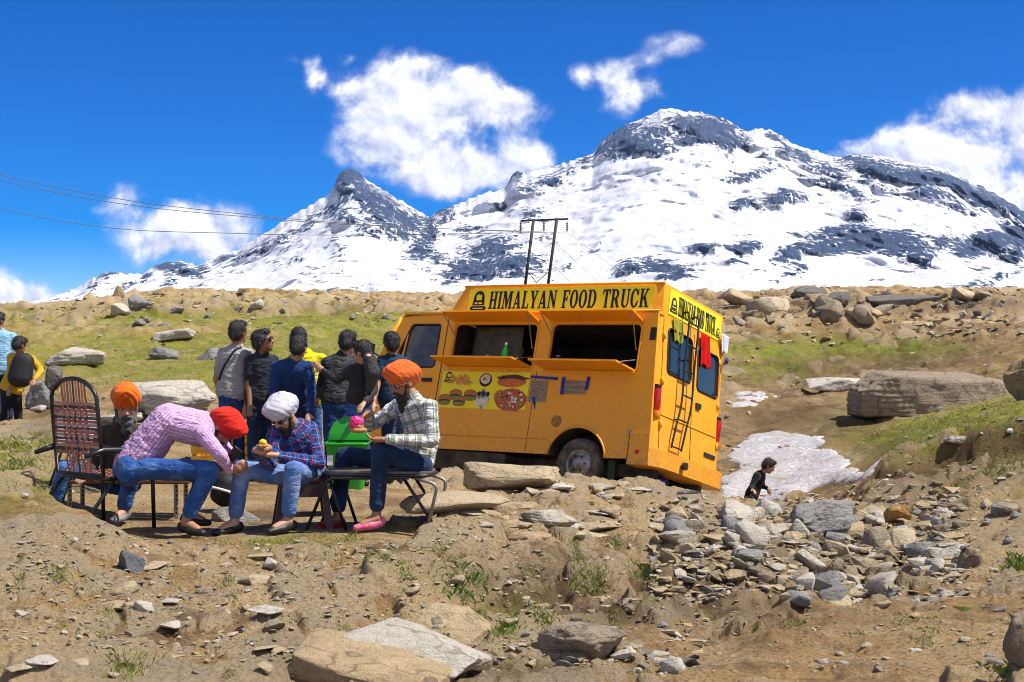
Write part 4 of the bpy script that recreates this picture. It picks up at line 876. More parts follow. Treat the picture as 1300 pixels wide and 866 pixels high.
    # nose and windscreen
    v = []; prof = [(4.62, 0), (4.98, .05), (5.02, .45), (4.92, .86), (4.66, 1.0), (4.28, 1.83), (4.2, 1.9)]
    nose = MB(); a = [(x, .0 if z < 1 else -.02, z) for x, z in prof]; b = [(x, YR if z < 1 else YR + .04, z) for x, z in prof]
    n = len(prof); nose.add(a + b, [[i, i + 1, i + 1 + n, i + n] for i in (0, 1, 2, 3, 5)] + [[0, 1, 2, 3, 4], [n, n + 4, n + 3, n + 2, n + 1]]); nose.build('front_cowl', PAINT, T)
    MB().add([(4.66, -.05, 1.0), (4.29, -.06, 1.80), (4.29, YR + .08, 1.80), (4.66, YR + .06, 1.0)], [[0, 1, 2, 3]]).build('windscreen', GLASS, T)
    MB().tube([(4.65, -.01, .99), (4.26, -.02, 1.86)], .035, 8).build('pillar', PAINT, T, True)
    MB().panel([[(-.1, 0), (YR + .1, 0), (YR + .1, .6), (-.1, .6)]], (3.95, 0, .5), Y1, Z1, .12, X1).build('seat', CHASSIS, T)
    st = MB(); c0 = Vector((4.35, -1.3, 1.12)); st.tube([c0 + Vector((.08 * math.sin(q), .2 * math.cos(q), .17 * math.sin(q))) for q in np.linspace(0, 6.28, 20)[:-1]], .016, 6, closed=True); st.build('steering_wheel', BLACK, T, True)
    for y in (.12,):
        MB().tube([(4.5, .0, 1.25), (4.62, .12, 1.32)], .012, 6).box((4.62, .16, 1.30), (.05, .16, .26)).build('wing_mirror', BLACK, T)
    # rear corners and doors
    for ys, sg in ((0, -1), (YR, 1)):
        cn = MB(); zz = (.02, .5, 1.0, 1.5, 1.93); k = 7; vs = []
        for z in zz:
            xs = -.16 + .073 * (z) + (.0); xr = rx(z)
            for j in range(k):
                a = math.pi / 2 * j / (k - 1); vs.append((xr + .10 - .10 * math.sin(a) if j else max(xs, xr + .02) + .02, ys + sg * (.16 - .16 * math.cos(a)), z))
        cn.add(vs, [[i * k + j, i * k + j + 1, (i + 1) * k + j + 1, (i + 1) * k + j] for i in range(4) for j in range(k - 1)]); cn.build('corner_post', PAINT, T, True)
    td = Vector((.1, 0, 1)); sd = Vector((0, -1, 0)); o = Vector((-.2, 0, 0))
    nd = Vector((-1, 0, .1)).normalized()
    for (y0, y1, wz0, wz1) in ((.165, .965, 1.19, 1.77), (.975, 1.69, 1.15, 1.72)):
        MB().panel([[(y0, .17), (y1, .17), (y1, 1.86), (y0, 1.86)], rrect(y0 + .12, y1 - .05 if y0 < .5 else y1 - .02, wz0, wz1, .06)], o + nd * -.02, sd, td, .03, nd).build('rear_door', PAINT, T)
        MB().panel([rrect(y0 + .12, y1 - .05 if y0 < .5 else y1 - .02, wz0, wz1, .06)], o + nd * -.01, sd, td, .006, nd).build('rear_glass', GLASS, T)
        pts = [o + sd * a_ + td * b_ + nd * .012 for a_, b_ in rrect(y0 + .115, y1 - .045 if y0 < .5 else y1 - .015, wz0 - .005, wz1 + .005, .065)]
        MB().tube(pts, .014, 6, closed=True).build('window_seal', BLACK, T, True)
        MB().tube([o + sd * y0 + td * .62 + nd * .012, o + sd * y1 + td * .62 + nd * .012], .009, 6).build('door_crease', PAINT, T, True)
        for z in (.45, 1.0, 1.6):
            yy = y0 - .0 if y0 < .5 else y1
            MB().tube([o + sd * yy + td * z + nd * .02, o + sd * yy + td * (z + .10) + nd * .02], .02, 8).build('hinge', PAINT, T, True)
    MB().panel([[(.16, 1.86), (1.70, 1.86), (1.70, 1.93), (.16, 1.93)]], o + nd * -.02, sd, td, .03, nd).build('rear_header', PAINT, T)
    MB().tube([o + sd * .97 + td * .17 + nd * .011, o + sd * .97 + td * 1.86 + nd * .011], .006, 4).build('panel_seam', BLACK, T)
    MB().box(o + sd * 1.13 + td * .93 + nd * .025, (.03, .12, .07)).build('door_handle', DARKM, T)
    MB().box(o + sd * 1.5 + td * .34 + nd * .02, (.015, .3, .05)).build('badge', DARKM, T)
    # lamps
    for y, z in ((-.10, .62), (-1.76, .55)):
        lm = MB().box((rx(z + .15) + .03, y, z + .16), (.10, .10, .32)).bevel('tail_lamp', REDL, T, .02)
        MB().box((rx(z) + .016, y, z - .01), (.09, .102, .08)).bevel('indicator', AMBER, lm, .01)
        MB().box((rx(z + .34) + .03, y, z + .34), (.09, .095, .05)).build('lamp_frame', BLACK, lm)
    # bumper with wrapped ends and step
    bp = MB(); pr = [(.14, .012), (-.16, .010), (-.27, -.12), (-.29, -.25), (-.29, -1.62), (-.27, -1.75), (-.2, -1.86), (.14, -1.87)]
    vs = [(x, y, z) for z in (-.06, .16) for x, y in pr]; m = len(pr)
    bp.add(vs, [[j, j + 1, j + 1 + m, j + m] for j in range(m - 1)] + [[m + j for j in range(m)][::-1]]); bp.add([(x + .01, y * .99, -.06) for x, y in pr] , [list(range(m))]); bp.build('rear_bumper', PAINT, T, 30)
    MB().panel([[(-.17, -.05), (.14, -.05), (.14, .345), (-.14, .345)]], (0, .002, 0), X1, Z1, .012, Y1).build('corner_panel', PAINT, T)
    MB().tube([(.142, .016, -.05), (.142, .016, .345)], .005, 4).build('panel_seam', BLACK, T)
    MB().box((-.0, .02, .10), (.05, .02, .05)).build('reflector', REDL, T)
    MB().box((.15, .018, .34), (.035, .02, .07)).build('latch', STEEL, T)
    # number-plate-sized rear step and dark towing eye
    MB().tube([(-.31, -.62, .05), (-.36, -.62, .05)], .05, 10).build('tow_eye', DARKM, T)
    # ladder
    lad = empty('ladder', (0, 0, 0)); lad.parent = T
    def LP(s, z, off): return o + sd * s + td * z + nd * off
    for s in (.60, .86):
        MB().tube(bez([LP(s, 2.02, .0), LP(s, 2.06, .08), LP(s, 1.97, .13), LP(s - .03, 1.4, .11), LP(s - .06, .85, .10), LP(s - .15, .5, .08), LP(s - .19, .24, .05)], 5), .014, 6).build('ladder_rail', BLACK, lad, True)
    for z, q, of in ((1.92, .0, .128), (1.62, -.02, .118), (1.28, -.035, .107), (.95, -.055, .102), (.62, -.115, .088), (.26, -.186, .053)): MB().tube([LP(.60 + q, z, of), LP(.86 + q, z, of)], .011, 6).build('rung', BLACK, lad, True)
    for z in (.62, 1.45): MB().tube([LP(.5 if z < 1 else .73, z, .0), LP(.50 if z < 1 else .73, z, .09)], .012, 6).build('bracket', BLACK, lad)
    # wheels
    for (wx, wy, sg) in ((.92, -.06, 1), (3.97, -.06, 1), (.92, YR + .06, -1), (3.97, YR + .06, -1)):
        w = empty('wheel'); w.parent = T; w.location = (wx, wy, -.08)
        M = Matrix.Rotation(math.radians(-90) * sg, 4, 'X')
        ty = [(.19, -.19), (.25, -.21), (.30, -.205), (.325, -.18), (.334, -.10), (.325, -.02), (.30, .0), (.25, .004), (.205, -.005), (.195, -.03)]
        tm = MB().lathe(ty, M, 36, cap=False)
        for j in range(40):
            a = 2 * math.pi * j / 40
            tm.box(M @ Vector((.333 * math.cos(a), .333 * math.sin(a), -.1)), (.012, .03, .03), M.to_3x3() @ Matrix.Rotation(a, 3, 'Z'))
        tm.build('tyre', RUBBER, w, True)
        MB().lathe([(.198, -.03), (.19, -.055), (.17, -.06), (.15, -.05), (.125, -.03), (.09, -.028), (.085, -.005), (.05, .0), (.0005, .002)], M, 32, cap=False).build('rim', STEEL, w, True)
        for j in range(6):
            hb = MB(); a = 2 * math.pi * j / 6; hb.lathe([(.012, -.03), (.012, -.008), (.001, -.006)], M @ Matrix.Translation((.107 * math.cos(a), .107 * math.sin(a), 0)), 6)
            hb.build('wheel_nut', DARKM, w)
    MB().panel([[(.40, -.52), (.52, -.52), (.56, -.0), (.48, .22)]], (0, -.24, 0), X1, Z1, .012, Y1).build('mud_flap', pm('mudflap_green', (.05, .07, .045), rough=.8), T)
    MB().lathe([(.075, 0), (.075, .012), (.05, .016), (.001, .014)], Matrix.Translation((1.29, .0, .44)) @ Matrix.Rotation(math.radians(-90), 4, 'X'), 20).build('fuel_cap', pm('cap_rust', (.42, .17, .02), (.2, .09, .03), 20, .6), T, 30)
    MB().box((.01, .004, 1.62), (.085, .012, .165)).build('side_vent', BLACK, T)
    # serving hatches: flap above, shelf below, stays
    for (a, b, zb) in ((.2, 1.56, 1.13), (1.82, 3.215, 1.15)):
        fl = MB().panel([[(a - .03, 0), (b + .03, 0), (b + .06, .30), (a - .02, .30)]], (0, .01, 1.77), X1, Vector((0, .965, .26)), .022).build('hatch_flap', PAINT_D, T)
        MB().tube([(a - .03, .02, 1.775), (b + .03, .02, 1.775)], .011, 6).build('flap_hinge', PAINT, fl)
        MB().tube([(a - .01, .28, 1.83), (a + .02, .02, 1.40)], .007, 6).build('gas_strut', STEEL, fl)
        MB().tube([(b + .04, .28, 1.83), (b - .0, .02, 1.60)], .007, 6).build('gas_strut', STEEL, fl)
        sh = MB().panel([[(a + .0, 0), (b + .03, 0), (b + .05, .40), (a + .06, .40)]], (0, .005, zb - .01), X1, Vector((0, .98, .10)), .025).build('serving_shelf', PAINT_D, T)
        MB().tube([(a - .0, .03, zb - .02), (b + .03, .03, zb - .02)], .012, 6).build('shelf_hinge', PAINT, sh)
        MB().tube([(a + .03, .36, zb + .035), (a + .01, .02, zb + .14)], .007, 6).build('stay', STEEL, sh)
        for q in (.3, .7): MB().box((a + (b - a) * q, .012, zb - .045), (.12, .012, .03)).build('hinge', PAINT, sh)
    # sign box on the roof
    bx = [(3.47, 1.925), (3.24, 2.33), (.0, 2.33), (-.02, 1.925)]
    box = MB(); L_, R_ = -.10, -1.74
    box.add([(x, L_, z) for x, z in bx] + [(x, R_, z) for x, z in bx], [[0, 1, 2, 3], [7, 6, 5, 4], [0, 4, 5, 1], [1, 5, 6, 2], [2, 6, 7, 3]]); box.bevel('sign_box', PAINT, T, .012, 2)
    for y in (L_ + .006,):
        MB().tube([(3.245, y, 2.325), (.0, y, 2.325)], .018, 6).build('box_trim', PAINT, T, True)
    sg = MB().panel([[(.15, 1.95), (3.15, 1.955), (3.15, 2.29), (.15, 2.285)]], (0, L_ + .001, 0), X1, Z1, .006, Y1).build('sign_board', SIGNY, T)
    letters('HIMALYAN FOOD TRUCK', sg, (2.78, L_ + .008, 1.995), Vector((-1, 0, 0)), Z1, 2.58, .25, BLACK)
    emblem(sg, (3.12, L_ + .008, 1.955), Vector((-1, 0, 0)), Z1, .31, BLACK, SIGNY)
    sr = MB().panel([[(.24, 1.95), (1.68, 1.95), (1.68, 2.29), (.24, 2.29)]], Vector((-.118, 0, -.0)), sd, Vector((.05, 0, 1)), .006, Vector((-1, 0, .05)).normalized()).build('sign_board', SIGNY, T)
    letters('HIMALYAN FOOD TRUCK', sr, Vector((-.126, -.48, 1.99)) + Vector((.0995, 0, 0)), sd, Vector((.05, 0, 1)), 1.03, .25, BLACK)
    emblem(sr, Vector((-.027, -.25, 1.98)), sd, Vector((.05, 0, 1)), .22, BLACK, SIGNY)
    emblem(sr, Vector((-.027, -1.53, 1.98)), sd, Vector((.05, 0, 1)), .14, BLACK, SIGNY)
    # menu poster with pictures of food
    po = MB().panel([[(1.815, .565), (3.31, .555), (3.31, 1.075), (1.815, 1.08)]], (0, .001, 0), X1, Z1, .004, Y1).build('menu_poster', SIGNY, T)
    rr = random.Random(3)
    def PX(u, v): return Vector((3.31 - 1.495 * u, .0055, 1.075 - .515 * v))
    def disc(nm, u, v, ru, rv, mat, h=.0, n=14, jag=0):
        ru *= 1.28; rv *= 1.22
        MB().panel([[(ru * math.cos(6.2832 * k / n) * (1 + jag * rr.uniform(-1, 1)), rv * math.sin(6.2832 * k / n) * (1 + jag * rr.uniform(-1, 1))) for k in range(n)]], PX(u, v) + Vector((0, h, 0)), Vector((-1, 0, 0)), Z1, .0012, Y1).build(nm, mat, po)
    BUN = pm('print_bun', (.50, .17, .03), (.36, .10, .015), 30, .6); MEAT = pm('print_meat', (.10, .03, .015), rough=.6); LEAF = pm('print_green', (.18, .3, .03), rough=.6); CREAM = pm('print_cream', (.75, .68, .5), (.55, .45, .3), 25, .6)
    CHIP = pm('print_chip', (.70, .38, .05), (.5, .22, .03), 20, .6); SAUS = pm('print_sausage', (.62, .16, .03), (.5, .11, .02), 15, .5); TOMA = pm('print_tomato', (.55, .03, .02), (.4, .12, .03), 18, .6); PHG = pm('print_grey', (.42, .42, .40), (.12, .12, .11), 8, .6, contrast=(.4, .6))
    for (u, v) in ((.19, .64), (.36, .64), (.07, .78), (.24, .80)):
        disc('burger', u, v - .03, .092, .052, BUN); disc('burger', u, v + .045, .085, .022, MEAT, .0016); disc('burger', u, v + .075, .088, .016, LEAF, .0032, jag=.15); disc('burger', u, v + .11, .078, .022, BUN, .0016)
    for k in range(12): disc('nacho', .20 + .10 * rr.uniform(-1, 1) + .06 * (k % 2), .25 + .10 * rr.uniform(-1, 1), .055, .05, CHIP, .0005 * k, 3)
    disc('bowl', .51, .22, .085, .078, BLACK); disc('bowl', .51, .20, .068, .058, CREAM, .0016, jag=.1); disc('bowl', .50, .20, .03, .02, BUN, .003, jag=.3)
    disc('hot_dog', .81, .24, .19, .055, BUN); disc('hot_dog', .81, .15, .19, .036, MEAT, .0016, 24, .25); disc('hot_dog', .80, .28, .180, .05, SAUS, .003)
    disc('momo_photo', .505, .735, .082 * 1.2, .125, PHG, 0, 4); 
    for k in range(4): disc('dumpling', .455 + .035 * k, .83, .025, .05, CREAM, .0016)
    for k in range(3): disc('bowl', .46 + .05 * k, .60, .025, .028, BLACK, .003)
    disc('pizza', .83, .74, .215, .125, TOMA, 0, 16, .08); disc('pizza', .69, .65, .07, .07, BUN, .001, 9, .2)
    pm_ = [TOMA, CREAM, CREAM, BUN, MEAT, LEAF]
    for k in range(70): disc('topping', .83 + .125 * rr.uniform(-1, 1), .74 + .20 * rr.uniform(-1, 1), rr.uniform(.01, .028), rr.uniform(.008, .02), rr.choice(pm_), .0016 + .0004 * (k % 7), 6, .3)
    emblem(po, PX(.02, .34), Vector((-1, 0, 0)), Z1, .17, BLACK, SIGNY)
    # cardboard price notes held with blue tape
    for (x0, x1, z0, z1, rows) in ((1.51, 1.79, .68, .985, 8), (.90, 1.275, .80, .995, 3)):
        c = MB().panel([[(x0, z0 + .01), (x1, z0), (x1, z1), (x0, z1 - .012)]], (0, .002, 0), X1, Z1, .005, Y1).build('price_note', CARD, T)
        for k in range(rows):
            z = z1 - .04 - k * (z1 - z0 - .06) / max(rows - 1, 1) * .9; ln = rr.uniform(.5, .85) * (x1 - x0)
            pts = [Vector((x1 - .03 - ln * q / 14, .0085, z + .006 * math.sin(q * 2.3 + k) * rr.uniform(.4, 1.3))) for q in range(15)]
            MB().tube(pts, .0022, 4).build('handwriting', BLACK, c)
    for q in ([(1.36, .985), (1.80, 1.005), (1.80, 1.04), (1.36, 1.02)], [(1.66, .58), (1.73, .74), (1.68, .745), (1.66, .66)], [(1.23, .80), (1.29, .79), (1.30, 1.02), (1.25, 1.03)], [(.87, .87), (.92, .86), (.90, 1.045), (.855, 1.04)]):
        MB().panel([q], (0, .0105, 0), X1, Z1, .002, Y1).build('tape', TAPE, T)
build_truck()
def tp(x, y, z): return TM @ Vector((x, y, z))
def bottle(name, label, p, r, h, mat, capm, cat='bottle'):
    o = empty(name, p, label, cat); o.rotation_euler = TM.to_euler()
    MB().lathe([(r * .9, 0), (r, .01), (r, h * .5), (r * .9, h * .62), (r * .42, h * .82), (r * .38, h * .9)], Matrix(), 16).build('bottle_body', mat, o, 40)
    MB().lathe([(r * .46, h * .9), (r * .46, h), (r * .2, h * 1.02)], Matrix(), 12).build('cap', capm, o, 40)
WHITE = pm('white_plastic', (.8, .8, .78), rough=.5)
bottle('bottle', 'bright green squeeze bottle on the serving shelf', tp(2.23, .09, 1.165), .045, .30, pm('green_plastic', (.03, .55, .03), (.02, .42, .02), 6, .35), WHITE)
bottle('bottle', 'dark blue jar in the second serving hatch', tp(1.40, .02, 1.145), .06, .17, pm('blue_plastic', (.02, .03, .12), rough=.3), pm('jar_lid', (.25, .25, .25), rough=.4), 'jar')
def cup():
    o = empty('paper_cups', tp(2.56, .06, 1.165), 'white paper cups leaning on the serving shelf', 'cups'); o.rotation_euler = TM.to_euler()
    for k, (x, a) in enumerate(((0, -.5), (-.07, .15))):
        c = MB().lathe([(.028, 0), (.04, .11), (.043, .112), (.026, .004)], Matrix.Translation((x, 0, .0 + .02 * (k == 0))) @ Matrix.Rotation(a, 4, 'Y'), 14).build('cup', WHITE, o, 40)
cup()
def cloth(name, label, o, sd, td, w, h, mat, seed, cat, sag=.05, par=None, nx=14, nz=18, taper=1.0):
    o = Vector(o); sd = Vector(sd).normalized(); td = Vector(td).normalized(); n = sd.cross(td); u = np.linspace(0, 1, nx); v = np.linspace(0, 1, nz); G = np.zeros((nz, nx, 3))
    for i, b in enumerate(v):
        for j, a in enumerate(u):
            k = 1 + (taper - 1) * b
            f = .016 * math.sin(a * 13 + seed) * (.3 + b) + .008 * math.sin(a * 29 + b * 3 + seed)
            p = o + sd * ((a - .5) * k + .5) * w - td * (b * h * (1 + .06 * math.sin(a * 9 + seed))) + n * (f * 1.0)
            G[i, j] = p
    me = grid_mesh(name, G); ob = link(name, me, mat); md = ob.modifiers.new('thick', 'SOLIDIFY'); md.thickness = .004
    tag(ob, label, cat); return ob
nd_ = TM.to_3x3() @ Vector((-1, 0, .1)).normalized(); sd_ = TM.to_3x3() @ Vector((0, -1, 0))
cloth('hanging_cloth', 'red cloth hanging over the rear window of the truck', tp(rx(1.9) - .05, -1.06, 1.93), sd_, Vector((0.03, 0, 1)), .27, .44, pm('red_cloth', (.66, .012, .008), (.45, .006, .005), 10, .8, spec=.1), 1.0, 'cloth')
YB = pm('yellow_bag', (.40, .38, .04), (.26, .26, .02), 14, .4, .3, 20)
cloth('plastic_bag', 'yellow green plastic bag draped behind the ladder', tp(rx(1.9) - .03, -.34, 1.93), sd_, Vector((0, 0, 1)), .26, .30, YB, 2.0, 'bag', taper=.8)
def bag(name, label, p, s, mat, cat='bag', seed=0):
    bm = bmesh.new(); bmesh.ops.create_icosphere(bm, subdivisions=4, radius=1.0); co = np.array([v.co for v in bm.verts]); r = 1 + .5 * fbm(co * 1.6 + seed, 4, .6) + .10 * fbm(co * 5 + seed, 3, ridged=True)
    for v, k in zip(bm.verts, r): v.co = Vector((v.co.x * s[0], v.co.y * s[1], v.co.z * s[2])) * k
    me = bpy.data.meshes.new(name); bm.to_mesh(me); bm.free(); o = link(name, me, mat, None, True); o.location = p; tag(o, label, cat); return o
cloth('plastic_bag', 'white plastic bag knotted to the rear roof corner of the truck', tp(-.06, -1.62, 2.06), sd_, Vector((.12, 0, 1)), .26, .24, pm('white_bag', (.8, .8, .84), (.6, .6, .66), 12, .4), 7.0, 'bag', taper=.55)
bag('plastic_bag', 'small purple bag hanging below the white plastic bag', tp(-.08, -1.84, 1.72), (.03, .03, .04), pm('purple_bag', (.09, .05, .3), rough=.4), seed=6)
bag('plastic_bag', 'crumpled blue plastic sheet under the rear bumper', tp(.1, -.55, -.2), (.22, .18, .10), pm('blue_sheet', (.01, .02, .30), rough=.4), seed=8)
cloth('hanging_cloth', 'dull khaki cloth hung inside the first serving hatch', tp(3.15, -.35, 1.80), TM.to_3x3() @ Vector((-1, 0, 0)), TM.to_3x3() @ Vector((0, 0, 1)), .85, .75, pm('khaki', (.13, .12, .07), (.08, .07, .04), 10, .9), 5.0, 'cloth')
# ------------------------------------------------------------------ people
def ortho(a, w):
    a = a.normalized(); w = Vector(w); w = w - a * w.dot(a)
    if w.length < 1e-4: w = a.orthogonal()
    w.normalize(); return a, w, a.cross(w)
def cap(M, p0, p1, r0, r1, wide=(1, 0, 0), k=1.0, n=12, k1=None):
    """tapered capsule, its section stretched by k along `wide`"""
    p0 = Vector(p0); p1 = Vector(p1)
    if (p1 - p0).length < 1e-5: p1 = p0 + Vector((0, 0, 1e-4))
    a, u, v = ortho(p1 - p0, wide); k1 = k if k1 is None else k1; rings = []
    for t in (-1, -.8, -.45): rings.append((p0 + a * (r0 * t), r0 * math.sqrt(max(1 - t * t, .0025)), k))
    for t in (0, .5, 1): rings.append((p0.lerp(p1, t), r0 + (r1 - r0) * t, k + (k1 - k) * t))
    for t in (.45, .8, 1): rings.append((p1 + a * (r1 * t), r1 * math.sqrt(max(1 - t * t, .0025)), k1))
    vs = [c + u * (r * kk * math.cos(6.28319 * j / n)) + v * (r * math.sin(6.28319 * j / n)) for c, r, kk in rings for j in range(n)]; m = len(rings)
    M.add(vs, [[i * n + j, i * n + (j + 1) % n, (i + 1) * n + (j + 1) % n, (i + 1) * n + j] for i in range(m - 1) for j in range(n)] + [list(range(n))[::-1], list(range((m - 1) * n, m * n))])
def elli(M, c, fr, rad, n=16, m=10):
    """ellipsoid; fr = (right, forward, up) axes"""
    c = Vector(c); vs = []; f = []
    for i in range(m + 1):
        th = math.pi * (i + .001) / (m + .002)
        for j in range(n):
            ph = 6.28319 * j / n
            vs.append(c + fr[0] * (rad[0] * math.sin(th) * math.cos(ph)) + fr[1] * (rad[1] * math.sin(th) * math.sin(ph)) + fr[2] * (rad[2] * math.cos(th)))
    for i in range(m):
        for j in range(n): f.append([i * n + j, (i + 1) * n + j, (i + 1) * n + (j + 1) % n, i * n + (j + 1) % n])
    f += [list(range(n)), [m * n + j for j in range(n)][::-1]]; M.add(vs, f)
def remesh(M, name, vox, sm=4):
    o = bpy.data.objects.new('tmp', M.mesh('tmp')); COL.objects.link(o)
    a = o.modifiers.new('r', 'REMESH'); a.mode = 'VOXEL'; a.voxel_size = vox
    if sm: b = o.modifiers.new('s', 'SMOOTH'); b.factor = .5; b.iterations = sm
    dg = bpy.context.evaluated_depsgraph_get(); me = bpy.data.meshes.new_from_object(o.evaluated_get(dg)); me.name = name
    old = o.data; bpy.data.objects.remove(o); bpy.data.meshes.remove(old); me.shade_smooth(); return me
def coords(me):
    c = np.empty(len(me.vertices) * 3, np.float32); me.vertices.foreach_get('co', c); n = np.empty(len(c), np.float32); me.vertices.foreach_get('normal', n); return c.reshape(-1, 3).astype(float), n.reshape(-1, 3).astype(float)
def setco(me, c): me.vertices.foreach_set('co', c.astype(np.float32).reshape(-1)); me.update()
def wrinkle(me, amp, scale, bones=None, seed=0.0, attrname='weave'):
    """cloth folds, and weave coordinates that follow each sleeve, leg and the trunk"""
    c, n = coords(me)
    if bones:
        best = np.full(len(c), 1e9); uv = np.zeros((len(c), 3)); st = np.zeros((len(c), 3))
        for (p0, p1, r, wd) in bones:
            p0 = np.array(p0); p1 = np.array(p1); a = p1 - p0; ln = np.linalg.norm(a); a = a / ln
            w = np.array(wd, float); w = w - a * w.dot(a); w /= np.linalg.norm(w) + 1e-9; v = np.cross(a, w)
            d = c - p0; t = np.clip(d @ a, 0, ln); q = d - np.outer(t, a); dist = np.linalg.norm(q, axis=1) / r
            k = dist < best; best[k] = dist[k]
            uv[k] = np.stack([np.arctan2(d @ v, d @ w) * r, d @ a, np.zeros(len(c))], -1)[k]; st[k] = np.stack([d @ w, d @ v, (d @ a) * 1.8], -1)[k] + p0
        attr(me, attrname, uv, 'FLOAT_VECTOR')
        nz = fbm(st * scale + seed, 3, .55, ridged=True) - .4 + .7 * fbm(st * scale * .5 + seed, 2)
    else: nz = fbm(c * scale + seed, 3, .55)
    setco(me, c + n * (amp * nz)[:, None])

def skin_mat(nm, col):
    m, t, b = newmat(nm); L = t.links.new; v = N(t, 'ShaderNodeTexCoord').outputs['Object']
    c = mixc(t, ramp(t, noise(t, v, 26, 4), [(.35, 0.), (.7, .5)]), col, tuple(x * .7 for x in col)); L(c, b.inputs['Base Color'])
    b.inputs['Roughness'].default_value = .5; b.inputs['Subsurface Weight'].default_value = .12; b.inputs['Subsurface Radius'].default_value = (.01, .004, .002); b.inputs['Subsurface Scale'].default_value = 1.0; return m
SKIN = skin_mat('skin_brown', (.36, .17, .085)); SKIN2 = skin_mat('skin_light_brown', (.46, .25, .15)); SKIN3 = skin_mat('skin_dark_brown', (.24, .105, .05))
def hair_mat():
    m, t, b = newmat('black_hair'); L = t.links.new; v = N(t, 'ShaderNodeTexCoord').outputs['Object']
    mp = N(t, 'ShaderNodeMapping'); L(v, mp.inputs[0]); mp.inputs['Scale'].default_value = (3, 3, .6); n = noise(t, mp.outputs[0], 45, 4, .7)
    L(mixc(t, n, (.006, .005, .005), (.035, .026, .022)), b.inputs['Base Color']); b.inputs['Roughness'].default_value = .42
    bp = N(t, 'ShaderNodeBump', i_Strength=.9, i_Distance=.012); L(n, bp.inputs['Height']); L(bp.outputs[0], b.inputs['Normal']); return m
HAIR = hair_mat(); GREYB = pm('grey_beard', (.16, .15, .15), (.03, .03, .03), 14, .6, .8, 90)
BEARD = pm('dark_beard', (.012, .010, .009), (.05, .035, .028), 30, .6, .8, 120)
def cloth_mat(nm, col, col2=None, bump=.25, rough=.85, stripes=None, fade=None, sheen=.1):
    """plain, striped or checked cloth; stripes = list of (axis, pitch, width, offset, colour)"""
    m, t, b = newmat(nm); L = t.links.new; v = N(t, 'ShaderNodeTexCoord').outputs['Object']
    n1 = noise(t, v, 7, 5, .6); n2 = noise(t, v, 150, 2, .5)
    c = mixc(t, ramp(t, n1, [(.3, 0.), (.7, 1.)]), col, col2 or tuple(x * .75 for x in col))
    if fade: c = mixc(t, ramp(t, noise(t, v, 4.5, 5, .65), [(.48, 0.), (.7, .85)]), c, fade)
    if stripes:
        sx = N(t, 'ShaderNodeSeparateXYZ'); L(N(t, 'ShaderNodeAttribute', attribute_name='weave').outputs['Vector'], sx.inputs[0])
        for (ax, pitch, wd, off, sc, op) in stripes:
            f = mathn(t, 'FRACT', mathn(t, 'ADD', mathn(t, 'DIVIDE', sx.outputs[ax], pitch), off + 50))
            k = mathn(t, 'MULTIPLY', mathn(t, 'LESS_THAN', f, wd), op); c = mixc(t, k, c, sc)
    c = mixc(t, ramp(t, n2, [(.4, 0.), (.7, .25)]), c, tuple(x * .6 for x in col))
    L(c, b.inputs['Base Color']); b.inputs['Roughness'].default_value = rough; b.inputs['Sheen Weight'].default_value = sheen; b.inputs['Specular IOR Level'].default_value = .2
    mp = N(t, 'ShaderNodeMapping'); L(v, mp.inputs[0]); mp.inputs['Scale'].default_value = (1, 1, 2.2); mp.inputs['Rotation'].default_value = (.4, .5, .2); fo = noise(t, mp.outputs[0], 9, 3, .5, 1.2)
    bp = N(t, 'ShaderNodeBump', i_Strength=min(1, bump * 2.6), i_Distance=.05); L(mathn(t, 'ADD', mathn(t, 'ADD', mathn(t, 'MULTIPLY', fo, .8), mathn(t, 'MULTIPLY', n1, .4)), mathn(t, 'MULTIPLY', n2, .06)), bp.inputs['Height']); L(bp.outputs[0], b.inputs['Normal']); return m
JEANS = cloth_mat('jeans_blue', (.022, .085, .30), (.012, .05, .19), fade=(.10, .22, .47)); JEANS_L = cloth_mat('jeans_pale', (.10, .19, .42), (.06, .13, .34), fade=(.34, .43, .62)); JEANS_D = cloth_mat('jeans_dark', (.010, .028, .075), (.006, .016, .045), fade=(.02, .055, .13)); TROU = cloth_mat('trousers_black', (.010, .011, .014)); JEANS_M = cloth_mat('jeans_mid', (.012, .045, .17), (.008, .028, .11), fade=(.04, .11, .30))
PINK = cloth_mat('shirt_pink_stripe', (.62, .40, .62), (.56, .34, .56), stripes=[(0, .022, .16, 0, (.12, .025, .14), .9)])
PLAIDB = cloth_mat('shirt_blue_plaid', (.012, .035, .16), (.008, .025, .11), stripes=[(0, .075, .30, 0, (.16, .025, .09), .75), (1, .075, .30, .1, (.02, .10, .36), .75), (0, .075, .06, .6, (.45, .40, .55), .7), (1, .075, .06, .65, (.45, .12, .18), .8)])
PLAIDG = cloth_mat('shirt_green_plaid', (.70, .70, .66), (.62, .62, .60), stripes=[(0, .10, .34, 0, (.13, .20, .05), .8), (1, .10, .34, .2, (.10, .15, .06), .72), (0, .10, .07, .62, (.10, .07, .15), .85), (1, .10, .07, .75, (.12, .09, .18), .85), (0, .10, .10, .76, (.52, .50, .66), .7)])
GREYT = cloth_mat('tshirt_grey', (.34, .33, .33), (.27, .26, .265)); NAVY = cloth_mat('polo_navy', (.022, .027, .042)); BLUES = cloth_mat('shirt_blue', (.010, .038, .15), (.007, .024, .10)); JACK = cloth_mat('jacket_black', (.028, .028, .034), rough=.6); SHEER = cloth_mat('top_black', (.016, .014, .017), (.03, .024, .024), rough=.55)
